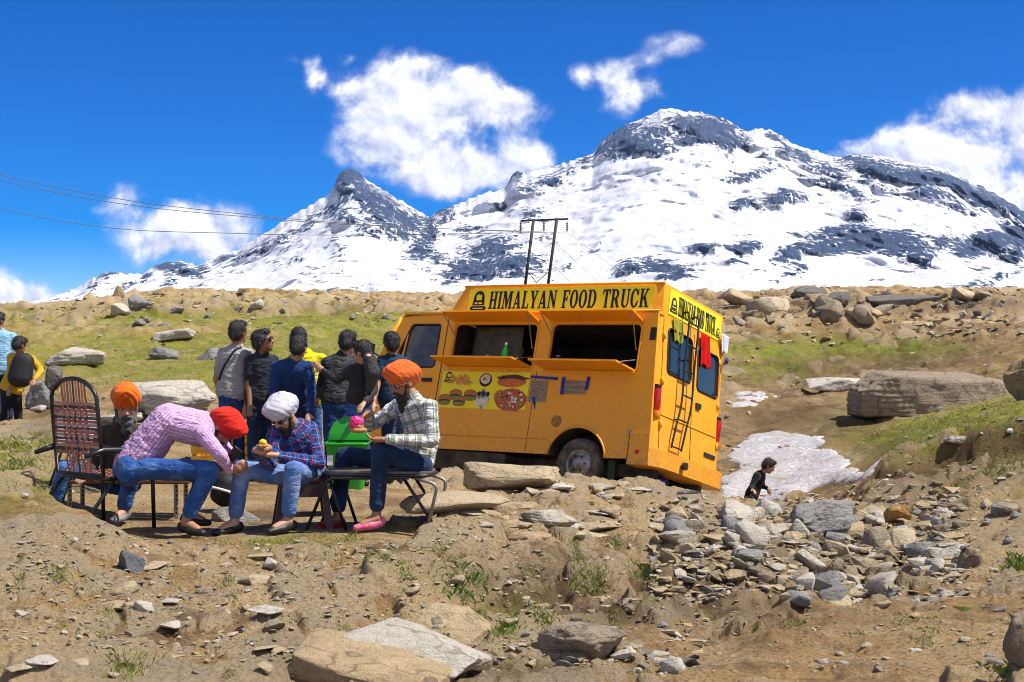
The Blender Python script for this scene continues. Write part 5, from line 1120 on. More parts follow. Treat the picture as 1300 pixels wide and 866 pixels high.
POLOB = cloth_mat('polo_blue', (.012, .035, .075)); POLOL = cloth_mat('polo_teal', (.02, .15, .28)); YELL = cloth_mat('jersey_yellow', (.78, .66, .008)); SWEAT = cloth_mat('sweater_pale_blue', (.26, .48, .66), (.2, .4, .58)); YHOOD = cloth_mat('hoodie_yellow', (.62, .36, .02)); BROWNV = cloth_mat('vest_brown', (.06, .042, .028)); BLACKT = cloth_mat('top_boy', (.008, .009, .013))
TURB = {k: cloth_mat('turban_' + k, c, bump=.12, rough=.8) for k, c in {'orange': (.72, .13, .018), 'bright': (.86, .145, .003), 'red': (.66, .018, .006), 'white': (.56, .54, .62)}.items()}
SOLE = pm('shoe_dark', (.018, .016, .016), rough=.45); PINKS = pm('shoe_pink', (.55, .03, .12), (.7, .2, .3), 20, .5); GREYS = pm('shoe_grey', (.28, .27, .28), (.15, .14, .15), 12, .6); REDS = pm('shoe_red', (.42, .015, .02), rough=.5); LENS = pm('lens_black', (.01, .01, .012), rough=.08, spec=.8); FRAME = pm('frame_silver', (.6, .6, .58), rough=.3, metal=.8); EYEW = pm('eye_white', (.6, .56, .52), rough=.3); LIP = pm('lips', (.26, .07, .06), rough=.5)

def hand(M, wr, d, pn, s=1.0, curl=.5, side=1):
    """palm and five jointed fingers; d = pointing direction, pn = palm normal, side = which way the thumb goes"""
    d, pn, r = ortho(Vector(d), pn)[0], ortho(Vector(d), pn)[1], ortho(Vector(d), pn)[2]
    wr = Vector(wr)
    cap(M, wr + d * .02 * s, wr + d * .075 * s, .022 * s, .024 * s, r, 1.55)
    for i, (off, ln) in enumerate(((-.030, .070), (-.010, .080), (.011, .076), (.030, .060))):
        p = wr + d * .085 * s + r * off * s; a = curl * .55
        for seg in range(3):
            q = p + (d * math.cos(a) + pn * math.sin(a)) * (ln * (.45, .32, .25)[seg] * s); cap(M, p, q, .0092 * s, .0080 * s, n=8); p = q; a += curl * .75
    t0 = wr + d * .025 * s - r * side * .025 * s; t1 = t0 + (d * .55 - r * side * .75 + pn * .3).normalized() * .042 * s; t2 = t1 + (d * .85 - r * side * .2 + pn * .4).normalized() * .032 * s
    cap(M, t0, t1, .012 * s, .0105 * s, n=8); cap(M, t1, t2, .0105 * s, .0085 * s, n=8)
def head_frame(f, up=(0, 0, 1)):
    f = Vector(f).normalized(); u = Vector(up); u = (u - f * u.dot(f)).normalized(); return f.cross(u), f, u
def head(M, C, fr, s=1.0):
    r, f, u = fr; P = lambda a, b, c: C + (r * a + f * b + u * c) * s; S = lambda *q: tuple(x * s for x in q)
    elli(M, P(0, -.012, .030), fr, S(.076, .096, .092)); elli(M, P(0, .030, -.035), fr, S(.060, .064, .082)); elli(M, P(0, .052, -.088), fr, S(.032, .032, .028))
    cap(M, P(-.035, .076, .020), P(.035, .076, .020), .016 * s, .016 * s, n=8); cap(M, P(0, .090, .012), P(0, .110, -.026), .009 * s, .015 * s, n=8); cap(M, P(-.012, .094, -.032), P(.012, .094, -.032), .010 * s, .010 * s, n=8)
    cap(M, P(-.018, .082, -.062), P(.018, .082, -.062), .010 * s, .010 * s, n=8)
    for k in (-1, 1): elli(M, P(.040 * k, .062, -.022), fr, S(.020, .020, .022), 10, 6); elli(M, P(.077 * k, -.006, -.004), (r, f, u), S(.010, .020, .033), 10, 6)
def turban(par, C, fr, mat, s=1.0, h=1.0):
    r, f, u = fr; u2 = (u * .94 - f * .34).normalized(); f2 = (f * .94 + u * .34).normalized(); c = C + (u * .070 - f * .012) * s; nl, na = 48, 96; G = np.zeros((nl, na, 3))
    for i in range(nl):
        la = -1.05 + 2.62 * i / (nl - 1)
        for j in range(na):
            ph = 2 * math.pi * j / na - math.pi              # 0 = front
            ap = abs(ph); cl = math.cos(la)
            rad = .110 + .010 * math.cos(2 * ph) + .012 * (math.cos(ph) > 0) * math.cos(ph) ** 2 * max(0, math.sin(la + .5))
            q = (la * .9 + .95 * ap * (1 if ph > 0 else .85) + (.25 if ph > 0 else 0) + .05 * math.sin(la * 5 + ph * 2)) * 8.0; fold = abs(math.sin(q)) ** .7 * (.55 + .45 * math.sin(q * .37 + 1))
            rad += (.0095 * fold - .004) + .005 * math.sin(ph * 3 + la * 4)
            bulge = 1 + .10 * math.exp(-((la - .15) / .5) ** 2)
            x = rad * cl * math.sin(ph) * 1.0 * bulge; y = rad * cl * math.cos(ph) * 1.20 * bulge; z = (.112 * h + .008 * fold) * math.sin(la)
            G[i, j] = c + (r * x + f2 * y + u2 * z) * s
    me = grid_mesh('turban', G, wrap=True); o = link('turban', me, mat, par); return o
def hair_cap(M, C, fr, s=1.0, long=0):
    r, f, u = fr; P = lambda a, b, c: C + (r * a + f * b + u * c) * s; S = lambda *q: tuple(x * s for x in q)
    elli(M, P(0, -.022, .050), fr, S(.086, .100, .088)); elli(M, P(0, -.055, .005), fr, S(.080, .068, .085)); elli(M, P(0, .040, .098), fr, S(.066, .058, .036))
    for k in (-1, 1): elli(M, P(.072 * k, .012, .030), fr, S(.014, .030, .040), 10, 6)
def hair_strands(me, fr, seed):
    """adds locks lying over the hair mass"""
    c, n = coords(me); r_ = np.random.RandomState(seed + 1); k = r_.choice(len(c), min(len(c), 900), replace=False); V = [tuple(p) for p in c]; Fs = [tuple(p.vertices) for p in me.polygons]; dn = -np.array(fr[2]) * .8 - np.array(fr[1]) * .35
    for i in k:
        t = dn - n[i] * (dn @ n[i]); t = t / (np.linalg.norm(t) + 1e-6) + r_.normal(size=3) * .35; w = np.cross(t, n[i]); w = w / (np.linalg.norm(w) + 1e-6) * .0028; L_ = r_.uniform(.018, .042)
        a = c[i] - n[i] * .002; b = a + t * L_ * .5 + n[i] * .004; e = a + t * L_ + n[i] * r_.uniform(-.003, .004); o = len(V)
        V += [tuple(a - w), tuple(a + w), tuple(b + w), tuple(b - w), tuple(e)]; Fs += [(o, o + 1, o + 2, o + 3), (o + 3, o + 2, o + 4)]
    me.clear_geometry(); me.from_pydata(V, [], Fs); me.shade_smooth(); me.update()
def shades(par, C, fr, s=1.0, frame=None):
    r, f, u = fr; P = lambda a, b, c: C + (r * a + f * b + u * c) * s; M = MB(); Fm = MB()
    g = empty('sunglasses'); g.parent = par
    for k in (-1, 1):
        m = MB(); elli(m, P(.034 * k, .094, .010), (r, f, u), (.030 * s, .007 * s, .023 * s), 16, 8); m.build('lens', LENS, g, True)
        ring = [P(.034 * k + .031 * math.cos(a), .096, .010 + .024 * math.sin(a)) for a in np.linspace(0, 6.283, 17)[:-1]]; Fm.tube(ring, .0028 * s, 5, closed=True)
        Fm.tube([P(.064 * k, .092, .014), P(.080 * k, .05, .014), P(.084 * k, -.02, .010)], .0035 * s, 5)
    Fm.tube([P(-.008, .100, .014), P(.008, .100, .014)], .003 * s, 5); Fm.build('glasses_frame', frame or BLACK, g, True)
def beard(par, C, fr, mat, s=1.0, ln=1.0, seed=0.0):
    r, f, u = fr; P = lambda a, b, c: C + (r * a + f * b + u * c) * s; S = lambda *q: tuple(x * s for x in q); M = MB()
    elli(M, P(0, .055, -.100), fr, S(.052, .048, .050 * ln)); elli(M, P(0, .062, -.140 * ln), fr, S(.040, .038, .045 * ln))
    for k in (-1, 1):
        cap(M, P(.066 * k, .008, -.010), P(.055 * k, .035, -.085), .016 * s, .024 * s); cap(M, P(.006 * k, .102, -.048), P(.036 * k, .086, -.058), .011 * s, .008 * s)
    cap(M, P(-.05, .035, -.09), P(.05, .035, -.09), .03 * s, .03 * s)
    me = remesh(M, 'beard', .007, 2); c, n = coords(me); setco(me, c + n * (.008 * fbm(c * 42 + seed, 3))[:, None]); link('beard', me, mat, par)

def person(label, J, face, up=(0, 0, 1), skin=None, top=None, sleeve='long', bottom=None, hair='short', turb=None, beardm=None, glasses=None, group=None, vox=.0085, s=1.0, fat=1.0, feet=None, shoe=None, hands=None, bone_s=1.0, sleeve_mat=None, wr_amp=.011, loose=1.0, face_detail=True, backs=None, cap_hair=True, bare_ankle=False, hem=.05):
    J = {k: Vector(v) for k, v in J.items()}
    fr = head_frame(face, up); C = J['head']; r, f, u = fr
    S0 = (J['shL'] + J['shR']) / 2; H0 = (J['hipL'] + J['hipR']) / 2; mid = J.get('mid', (S0 + H0) / 2); sw = (J['shR'] - J['shL']); hw = (J['hipR'] - J['hipL']); neck = J.get('neck', S0.lerp(C, .35))
    base = min((J['anL'].z, J['anR'].z)) - .08
    P = empty('person', (H0.x, H0.y, base), label, 'person', group); off = P.location.copy()
    bs = bone_s
    # ---- body: head, trunk, limbs, hands, feet in one surface
    B = MB(); head(B, C, fr, s)
    cap(B, C - u * .05 * s - f * .02 * s, neck, .050 * s, .058 * s); cap(B, neck, S0, .06 * bs, .08 * bs)
    cap(B, S0, mid, .075 * bs, .075 * bs, sw, 1.4); cap(B, mid, H0, .075 * bs, .08 * bs, hw, 1.3)
    for k in 'LR':
        cap(B, S0, J['sh' + k], .05 * bs, .045 * bs); cap(B, J['sh' + k], J['el' + k], .047 * bs, .038 * bs); cap(B, J['el' + k], J['wr' + k], .041 * bs, .026 * bs)
        hd = (hands or {}).get(k) or {}
        d = hd.get('d', (J['wr' + k] - J['el' + k])); hand(B, J['wr' + k], d, hd.get('n', (0, -1, 0) if abs(Vector(d).normalized().y) < .8 else (0, 0, -1)), s * bs ** .5, hd.get('curl', .5), hd.get('side', 1))
        cap(B, J['hip' + k], J['kn' + k], .06 * bs, .05 * bs); cap(B, J['kn' + k], J['an' + k], .05 * bs, .036 * bs)
        td = Vector((feet or {}).get(k, (0, -1, 0))).normalized(); a = J['an' + k]; dn = Vector((0, 0, -1))
        cap(B, a + dn * .02, a + dn * .055 + td * .12 * bs, .038 * bs, .026 * bs, td.cross(dn), 1.15)
    me = remesh(B, 'body', vox, 2); me.transform(Matrix.Translation(-off)); body = link('body', me, skin or SKIN, P)
    def child(M_, name, mat, vx, sm, amp, sc, bones=None, seed=0.0):
        m = remesh(M_, name, vx, sm); wrinkle(m, amp, sc, bones, seed); m.transform(Matrix.Translation(-off)); return link(name, m, mat, P)
    # ---- top
    T = MB(); bones = []; L_ = loose
    lowH = H0 - (H0 - mid).normalized() * hem
    cap(T, S0 + (mid - S0).normalized() * .03, mid, .112 * fat * bs, .108 * fat * bs, sw, 1.42, k1=1.35); cap(T, mid, lowH, .108 * fat * bs * L_, .126 * fat * bs * L_, hw, 1.42)
    bones.append((S0, mid, .13 * bs, sw)); bones.append((mid, lowH, .14 * bs, hw))
    cap(T, S0, neck, .10 * bs, .064 * bs, sw, 1.15)
    for k in 'LR':
        cap(T, S0, J['sh' + k], .085 * bs, .062 * bs)
        e = J['el' + k] if sleeve == 'long' else J['sh' + k].lerp(J['el' + k], .66)
        cap(T, J['sh' + k], e, .064 * bs * L_ ** .5, (.052 if sleeve == 'long' else .062) * bs * L_ ** .5); bones.append((J['sh' + k], J['el' + k], .06 * bs, (0.3, 1, .2)))
        if sleeve == 'long': w = J['el' + k].lerp(J['wr' + k], .93); cap(T, J['el' + k], w, .051 * bs * L_ ** .5, .037 * bs * L_ ** .5); bones.append((J['el' + k], J['wr' + k], .05 * bs, (0.3, 1, .2)))
    seed = (hash(label) % 97) if False else sum(map(ord, label)) % 97
    shirt = child(T, 'shirt', top, vox * 1.35, 5, wr_amp, 9, bones, seed)
    col = MB(); ring = [neck + ((S0 - neck).normalized() * .02) + (r * math.cos(a) * .066 + (f - u * .25).normalized() * math.sin(a) * .066) * bs for a in np.linspace(0, 6.283, 19)[:-1]]
    col.tube(ring, .013 * bs, 6, closed=True); cm = col.mesh('collar'); cm.transform(Matrix.Translation(-off)); wrinkle(cm, 0.0, 1, bones); link('collar', cm, sleeve_mat or top, P, True)
    # ---- trousers
    Q = MB(); bones2 = []
    cap(Q, J['hipL'], J['hipR'], .097 * fat * bs, .097 * fat * bs); cap(Q, H0, H0.lerp(mid, .25), .112 * fat * bs, .100 * fat * bs, hw, 1.25)
    for k in 'LR':
        cap(Q, J['hip' + k], J['kn' + k], .092 * bs, .070 * bs); e = J['kn' + k].lerp(J['an' + k], .90 if not bare_ankle else .84); cap(Q, J['kn' + k], e, .069 * bs, .060 * bs)
        bones2 += [(J['hip' + k], J['kn' + k], .08 * bs, (0, 1, .3)), (J['kn' + k], J['an' + k], .065 * bs, (0, 1, .3))]
    child(Q, 'trousers', bottom, vox * 1.4, 4, .007, 7, bones2, seed + 5)
    # ---- shoes
    if shoe:
        for k in 'LR':
            td = Vector((feet or {}).get(k, (0, -1, 0))).normalized(); a = J['an' + k] + Vector((0, 0, -.055)); X = MB(); sd = td.cross(Vector((0, 0, -1)))
            cap(X, a - td * .035 * bs, a + td * .06 * bs + Vector((0, 0, -.012)), .042 * bs, .040 * bs, sd, 1.0); cap(X, a + td * .05 * bs + Vector((0, 0, -.014)), a + td * .17 * bs + Vector((0, 0, -.022)), .040 * bs, .026 * bs, sd, 1.3)
            m = remesh(X, 'shoe', .009, 2); m.transform(Matrix.Translation(-off)); sh = link('shoe', m, shoe if not isinstance(shoe, dict) else shoe[k], P)
    # ---- hair, turban, beard, face
    g = Matrix.Translation(-off); C2 = C - off
    if turb: turban(P, C2, fr, TURB[turb], s)
    elif cap_hair:
        M_ = MB(); hair_cap(M_, C2, fr, s); me = remesh(M_, 'hair', .009, 2); c, n = coords(me); setco(me, c + n * (.008 * fbm(c * 26 + seed, 3, .6, ridged=True) - .003)[:, None]); hair_strands(me, fr, seed); link('hair', me, HAIR, P)
    if beardm: beard(P, C2, fr, beardm[0], s, beardm[1], seed)
    if glasses: shades(P, C2, fr, s, glasses)
    if face_detail:
        Pt = lambda a, b, c: C2 + (r * a + f * b + u * c) * s
        for k in (-1, 1):
            if not glasses:
                m = MB(); elli(m, Pt(.032 * k, .084, .004), fr, (.013 * s, .008 * s, .0075 * s), 10, 6); e = m.build('eye', EYEW, P, True); m = MB(); elli(m, Pt(.032 * k, .0905, .004), fr, (.006 * s, .003 * s, .006 * s), 8, 5); m.build('iris', BLACK, e, True)
            MB().tube([Pt(.014 * k, .097, .026), Pt(.034 * k, .095, .032), Pt(.052 * k, .080, .026)], [.004 * s, .0055 * s, .003 * s], 6).build('eyebrow', HAIR, P, True)
        m = MB(); cap(m, Pt(-.02, .091, -.066), Pt(.02, .091, -.066), .0065 * s, .0065 * s, n=8); m.build('lips', LIP, P, True)
    P['_off'] = 0; del P['_off']
    return P, off, fr
def pj(D, **kw):
    """joints from photo pixels; third number is distance added to D"""
    return {k: at(v[0], v[1], D + (v[2] if len(v) > 2 else 0)) for k, v in kw.items()}
def build_people():
    # bearded person in green checks, seated on the folding stool, facing left
    J = pj(10.9, head=(513, 487, -.02), neck=(524, 505, 0), shR=(503, 517, .22), shL=(546, 517, -.16), mid=(540, 555, .04), hipL=(534, 592, -.10), hipR=(524, 590, .16),
           elL=(548, 560, -.24), wrL=(490, 558, -.30), elR=(470, 541, .18), wrR=(468, 523, -.10), knL=(483, 571, -.24), anL=(478, 654, -.20), knR=(437, 578, .20), anR=(428, 655, .12))
    P, off, fr = person('bearded person in orange turban and green checked shirt on folding stool', J, (-.80, -.52, -.30), top=PLAIDG, bottom=JEANS_D, turb='orange', beardm=(BEARD, 1.25), glasses=FRAME, shoe={'L': PINKS, 'R': REDS}, vox=.0072, feet={'L': (-.86, -.5, -.05), 'R': (-.8, -.6, 0)}, bare_ankle=True,
           hands={'L': dict(d=(-1, .05, -.02), n=(.0, .2, 1), curl=.55, side=-1), 'R': dict(d=(-.55, -.1, -.6), n=(.4, -.2, -.4), curl=.9, side=-1)})
    # person in blue plaid and white turban on the brown stool
    J = pj(10.9, head=(361, 527, -.10), neck=(371, 540, .03), shR=(349, 550, -.06), shL=(394, 545, .10), mid=(384, 575, .14), hipR=(377, 607, .0), hipL=(398, 605, .18),
           elL=(406, 588, -.02), wrL=(352, 578, -.28), elR=(343, 590, -.18), wrR=(324, 572, -.34), knL=(372, 596, -.26), anL=(366, 658, -.22), knR=(308, 594, -.20), anR=(298, 660, -.16))
    person('person in white turban and blue plaid shirt eating on a brown stool', J, (-.50, -.62, -.58), top=PLAIDB, bottom=JEANS_L, turb='white', beardm=(BEARD, .9), glasses=BLACK, shoe=SOLE, vox=.0072, skin=SKIN2, feet={'L': (-.75, -.65, -.05), 'R': (-.75, -.65, -.05)}, bare_ankle=True,
           hands={'L': dict(d=(-1, -.25, .05), n=(.0, .1, 1), curl=.6, side=-1), 'R': dict(d=(.55, -.25, -.1), n=(.2, -.1, .9), curl=.9, side=1)})
    # person bending forward in the woven chair, facing right
    J = pj(10.7, head=(281, 545, .02), neck=(264, 536, .0), shR=(257, 551, -.17), shL=(263, 541, .20), mid=(213, 534, .02), hipR=(166, 595, -.10), hipL=(166, 594, .20),
           elR=(280, 578, -.26), wrR=(292, 598, -.12), elL=(288, 572, .16), wrL=(298, 588, .02), knR=(268, 596, -.20), anR=(236, 660, -.18), knL=(262, 600, .22), anL=(240, 650, .20))
    person('person bending forward in pink striped shirt and red turban on the woven chair', J, (.55, -.22, -.80), (.80, 0, .6), top=PINK, bottom=JEANS, turb='red', beardm=(BEARD, .7), shoe=SOLE, vox=.0078, fat=1.24, skin=SKIN, feet={'R': (.86, -.5, -.05), 'L': (.9, -.3, 0)}, bare_ankle=True, face_detail=False, wr_amp=.009,
           hands={'R': dict(d=(.5, -.2, .2), n=(0, .8, .3), curl=.8), 'L': dict(d=(.4, -.3, -.3), n=(0, -.3, .8), curl=.8)})
    # person behind, facing the camera
    J = pj(11.6, head=(160, 517, -.06), neck=(155, 533, .02), shR=(130, 550, .02), shL=(182, 548, .06), mid=(152, 580, .08), hipR=(140, 612, .1), hipL=(166, 612, .1),
           elR=(118, 590, -.04), wrR=(108, 600, -.28), elL=(192, 585, -.06), wrL=(176, 600, -.30), knR=(82, 596, -.25), anR=(70, 640, -.20), knL=(168, 600, -.42), anL=(157, 645, -.36))
    person('bearded person in bright orange turban sitting behind the woven chair', J, (.30, -.90, -.18), top=BROWNV, bottom=JEANS, turb='bright', beardm=(GREYB, 1.1), shoe=GREYS, vox=.0078, s=1.12, skin=SKIN2, feet={'L': (-.2, -1, 0), 'R': (-.2, -1, 0)})
    # standing group at the serving side
    G = 'people queuing by the truck'
    def stand(label, D, hd, shL, shR, hp, elL, wrL, elR, wrR, face, kn=None, an=None, **kw):
        sc = F / D
        hipw = kw.pop('hipw', .058); hipd = kw.pop('hipd', .0); c = at(hp[0], hp[1], D); ax = (at(*shR) - at(*shL)); ax.z = 0; ax.normalize()
        J = {'head': at(*hd), 'shL': at(*shL), 'shR': at(*shR), 'elL': at(*elL), 'wrL': at(*wrL), 'elR': at(*elR), 'wrR': at(*wrR), 'hipL': c - ax * hipw, 'hipR': c + ax * hipw}
        g0 = kw.pop('ground', None); fwd = Vector((0, 0, 1)).cross(ax)
        st = kw.pop('stride', .06)
        for k, sg in (('L', -1), ('R', 1)):
            fx = J['hip' + k] + ax * sg * .03 + fwd * st * sg; z = gz(fx.x, fx.y) if g0 is None else g0
            a = Vector((fx.x, fx.y, z + .085)); J['an' + k] = a; J['kn' + k] = (J['hip' + k] + a) / 2 + fwd * .03
        J['mid'] = (J['shL'] + J['shR'] + J['hipL'] + J['hipR']) / 4 - fwd * .015
        return person(label, J, face, feet={'L': fwd + ax * -.15, 'R': fwd + ax * .15}, shoe=kw.pop('shoe', SOLE), vox=kw.pop('vox', .0115), face_detail=kw.pop('face_detail', False), group=G, **kw)
    D = 14.8
    # left/right here are the person's own; they are seen from behind, so left is left in the photo
    stand('person in grey T-shirt with black shoulder strap seen from behind', D, (303, 423, D), (284, 449, D - .04), (315, 449, D + .06), (295, 503), (275, 481, D - .02), (281, 505, D + .22), (317, 482, D + .06), (312, 515, D - .02), (.45, .85, .05), top=GREYT, sleeve='short', bottom=JEANS_M, skin=SKIN, fat=1.05)
    stand('person in dark navy polo and sunglasses turned towards the group', D, (334, 434, D - .1), (318, 457, D - .1), (347, 458, D + .02), (330, 510), (316, 487, D - .1), (317, 513, D - .18), (347, 487, D - .06), (345, 512, D - .14), (.88, -.10, .22), top=NAVY, sleeve='short', bottom=JEANS_D, skin=SKIN3, glasses=BLACK, fat=1.02)
    stand('person in plain blue long-sleeved shirt seen from behind', D, (379, 442, D - .35), (352, 465, D - .3), (391, 466, D - .3), (372, 517), (346, 496, D - .34), (356, 522, D - .5), (396, 498, D - .32), (392, 525, D - .44), (.12, .95, -.12), top=BLUES, bottom=JEANS_D, skin=SKIN2, fat=1.08)
    stand('person in yellow sports jersey partly hidden behind the blue shirt', D + .7, (379, 431, D + .7), (372, 456, D + .7), (408, 456, D + .7), (392, 512), (368, 486, D + .6), (370, 508, D + .5), (409, 486, D + .8), (398, 508, D + .8), (-.3, .9, -.1), top=YELL, sleeve='short', bottom=JEANS, skin=SKIN2)
    stand('person in black jacket seen from behind beside the yellow jersey', D - .1, (442, 436, D), (415, 460, D - .1), (450, 460, D + .06), (427, 513), (408, 487, D - .08), (403, 504, D + .24), (450, 490, D + .1), (444, 512, D + .2), (.35, .9, -.1), top=JACK, bottom=JEANS_M, skin=SKIN2, fat=1.1)
    stand('person in black sheer top with long black ponytail', D - .45, (459, 448, D - .5), (447, 470, D - .5), (472, 471, D - .4), (456, 513), (428, 483, D - .5), (410, 470, D - .40), (474, 497, D - .5), (462, 512, D - .7), (-.85, .35, -.15), top=SHEER, bottom=JEANS, skin=SKIN2, fat=.95, bone_s=.92, s=.97)
    stand('person in navy polo with teal sleeves beside the cab door', D + .2, (497, 437, D + .2), (484, 459, D + .15), (514, 460, D + .3), (500, 512), (479, 487, D + .1), (474, 511, D - .05), (518, 490, D + .2), (512, 512, D + .1), (-.25, .9, -.05), top=POLOB, sleeve='short', bottom=JEANS_D, skin=SKIN, fat=1.08)
    # ponytail, strap
    pp = [o for o in bpy.data.objects if o.get('label', '').startswith('person in black sheer')][0]
    Mx = MB(); a = at(464, 446, D - .52); pts = [a, at(469, 455, D - .60), at(473, 474, D - .62), at(469, 494, D - .62)]
    for k in range(3): cap(Mx, pts[k], pts[k + 1], (.03, .05, .065)[k], (.05, .065, .035)[k], (1, 0, 0), 1.3, n=10)
    me = remesh(Mx, 'ponytail', .009, 2); c, n = coords(me); setco(me, c + n * (.012 * fbm(c * np.array([40, 40, 8]), 3))[:, None]); me.transform(Matrix.Translation(-pp.location)); link('ponytail', me, HAIR, pp)
    m = MB(); elli(m, at(468, 452, D - .62) - pp.location, (X1, Y1, Z1), (.03, .03, .022)); m.build('hair_tie', pm('hair_tie_pink', (.7, .4, .4), rough=.6), pp, True)
    gp = [o for o in bpy.data.objects if o.get('label', '').startswith('person in grey T-shirt')][0]
    pts = [at(306, 441, D - .12), at(298, 445, D - .17), at(290, 456, D - .20), at(283, 468, D - .20), at(278, 482, D - .16)]
    m = MB(); m.tube([p - gp.location for p in bez(pts, 5)], .014, 6); m.build('shoulder_strap', BLACK, gp, True)
    # two people at the edge of the slope on the left
    D2 = 20.8; G2 = 'people on the slope at the left'
    def far(label, D, **kw):
        nonlocal G; G = kw.pop('grp', G2); return stand(label, D, **kw)
    far('person in pale blue sweater walking on the slope', D2, hd=(-2, 408, D2), shL=(-14, 426, D2), shR=(16, 427, D2 + .05), hp=(3, 474), elL=(-18, 452, D2), wrL=(-8, 474, D2 - .2), elR=(20, 452, D2 + .02), wrR=(14, 474, D2 - .15), face=(.3, .9, -.1), top=SWEAT, bottom=JEANS_D, skin=SKIN, shoe=SOLE, fat=1.1)
    bp, off, fr = far('person in yellow hooded top with black backpack', 20.2, hd=(25, 439, 20.1), shL=(14, 454, 20.2), shR=(40, 456, 20.2), hp=(14, 496), elL=(14, 474, 20.1), wrL=(12, 492, 20.0), elR=(52, 471, 20.2), wrR=(44, 482, 19.9), face=(.5, .8, -.3), top=YHOOD, bottom=TROU, skin=SKIN, shoe=SOLE, ground=None)
    bm_ = MB(); cap(bm_, at(30, 458, 19.98), at(25, 480, 19.95), .12, .14, (1, 0, 0), 1.3); me = remesh(bm_, 'backpack', .015, 4); o = link('backpack', me, pm('backpack_black', (.012, .012, .014), rough=.7, bump=.3)); tag(o, 'black backpack worn over the yellow hooded top', 'backpack')
    for x in (19, 36):
        pts = [at(x, 456, 20.02), at(x + 1, 452, 20.2), at(x, 458, 20.38)]; MB().tube(bez(pts, 4), .018, 6).build('strap', MATS['backpack_black'], o, True)
    # child below the ledge
    D3 = 20.6
    J = {k: v for k, v in pj(D3, head=(976, 592, -.05), neck=(968, 600), shR=(961, 604, -.12), shL=(968, 603, .12), mid=(959, 618, .02), hipR=(951, 632, -.07), hipL=(955, 632, .08), elR=(955, 617, -.18), wrR=(954.5, 621.5, -.34), elL=(967, 617, .2), wrL=(974, 620, .12), knR=(953, 655, -.08), knL=(958, 655, .08)).items()}
    for k in 'LR': q = J['kn' + k]; J['an' + k] = Vector((q.x - .02, q.y, min(gz(q.x, q.y) + .07, q.z - .2)))
    person('child in black top bending over beside the snow patch', J, (.86, -.2, -.45), (.3, 0, .9), top=BLACKT, bottom=TROU, skin=SKIN2, shoe=SOLE, vox=.009, bone_s=.80, s=.86, feet={'L': (1, -.2, 0), 'R': (1, -.2, 0)}, hands={'L': dict(d=(.5, 0, -.9), n=(0, -1, 0), curl=.6), 'R': dict(d=(.3, -.6, -.2), n=(0, -.3, -1), curl=.9)})
build_people()
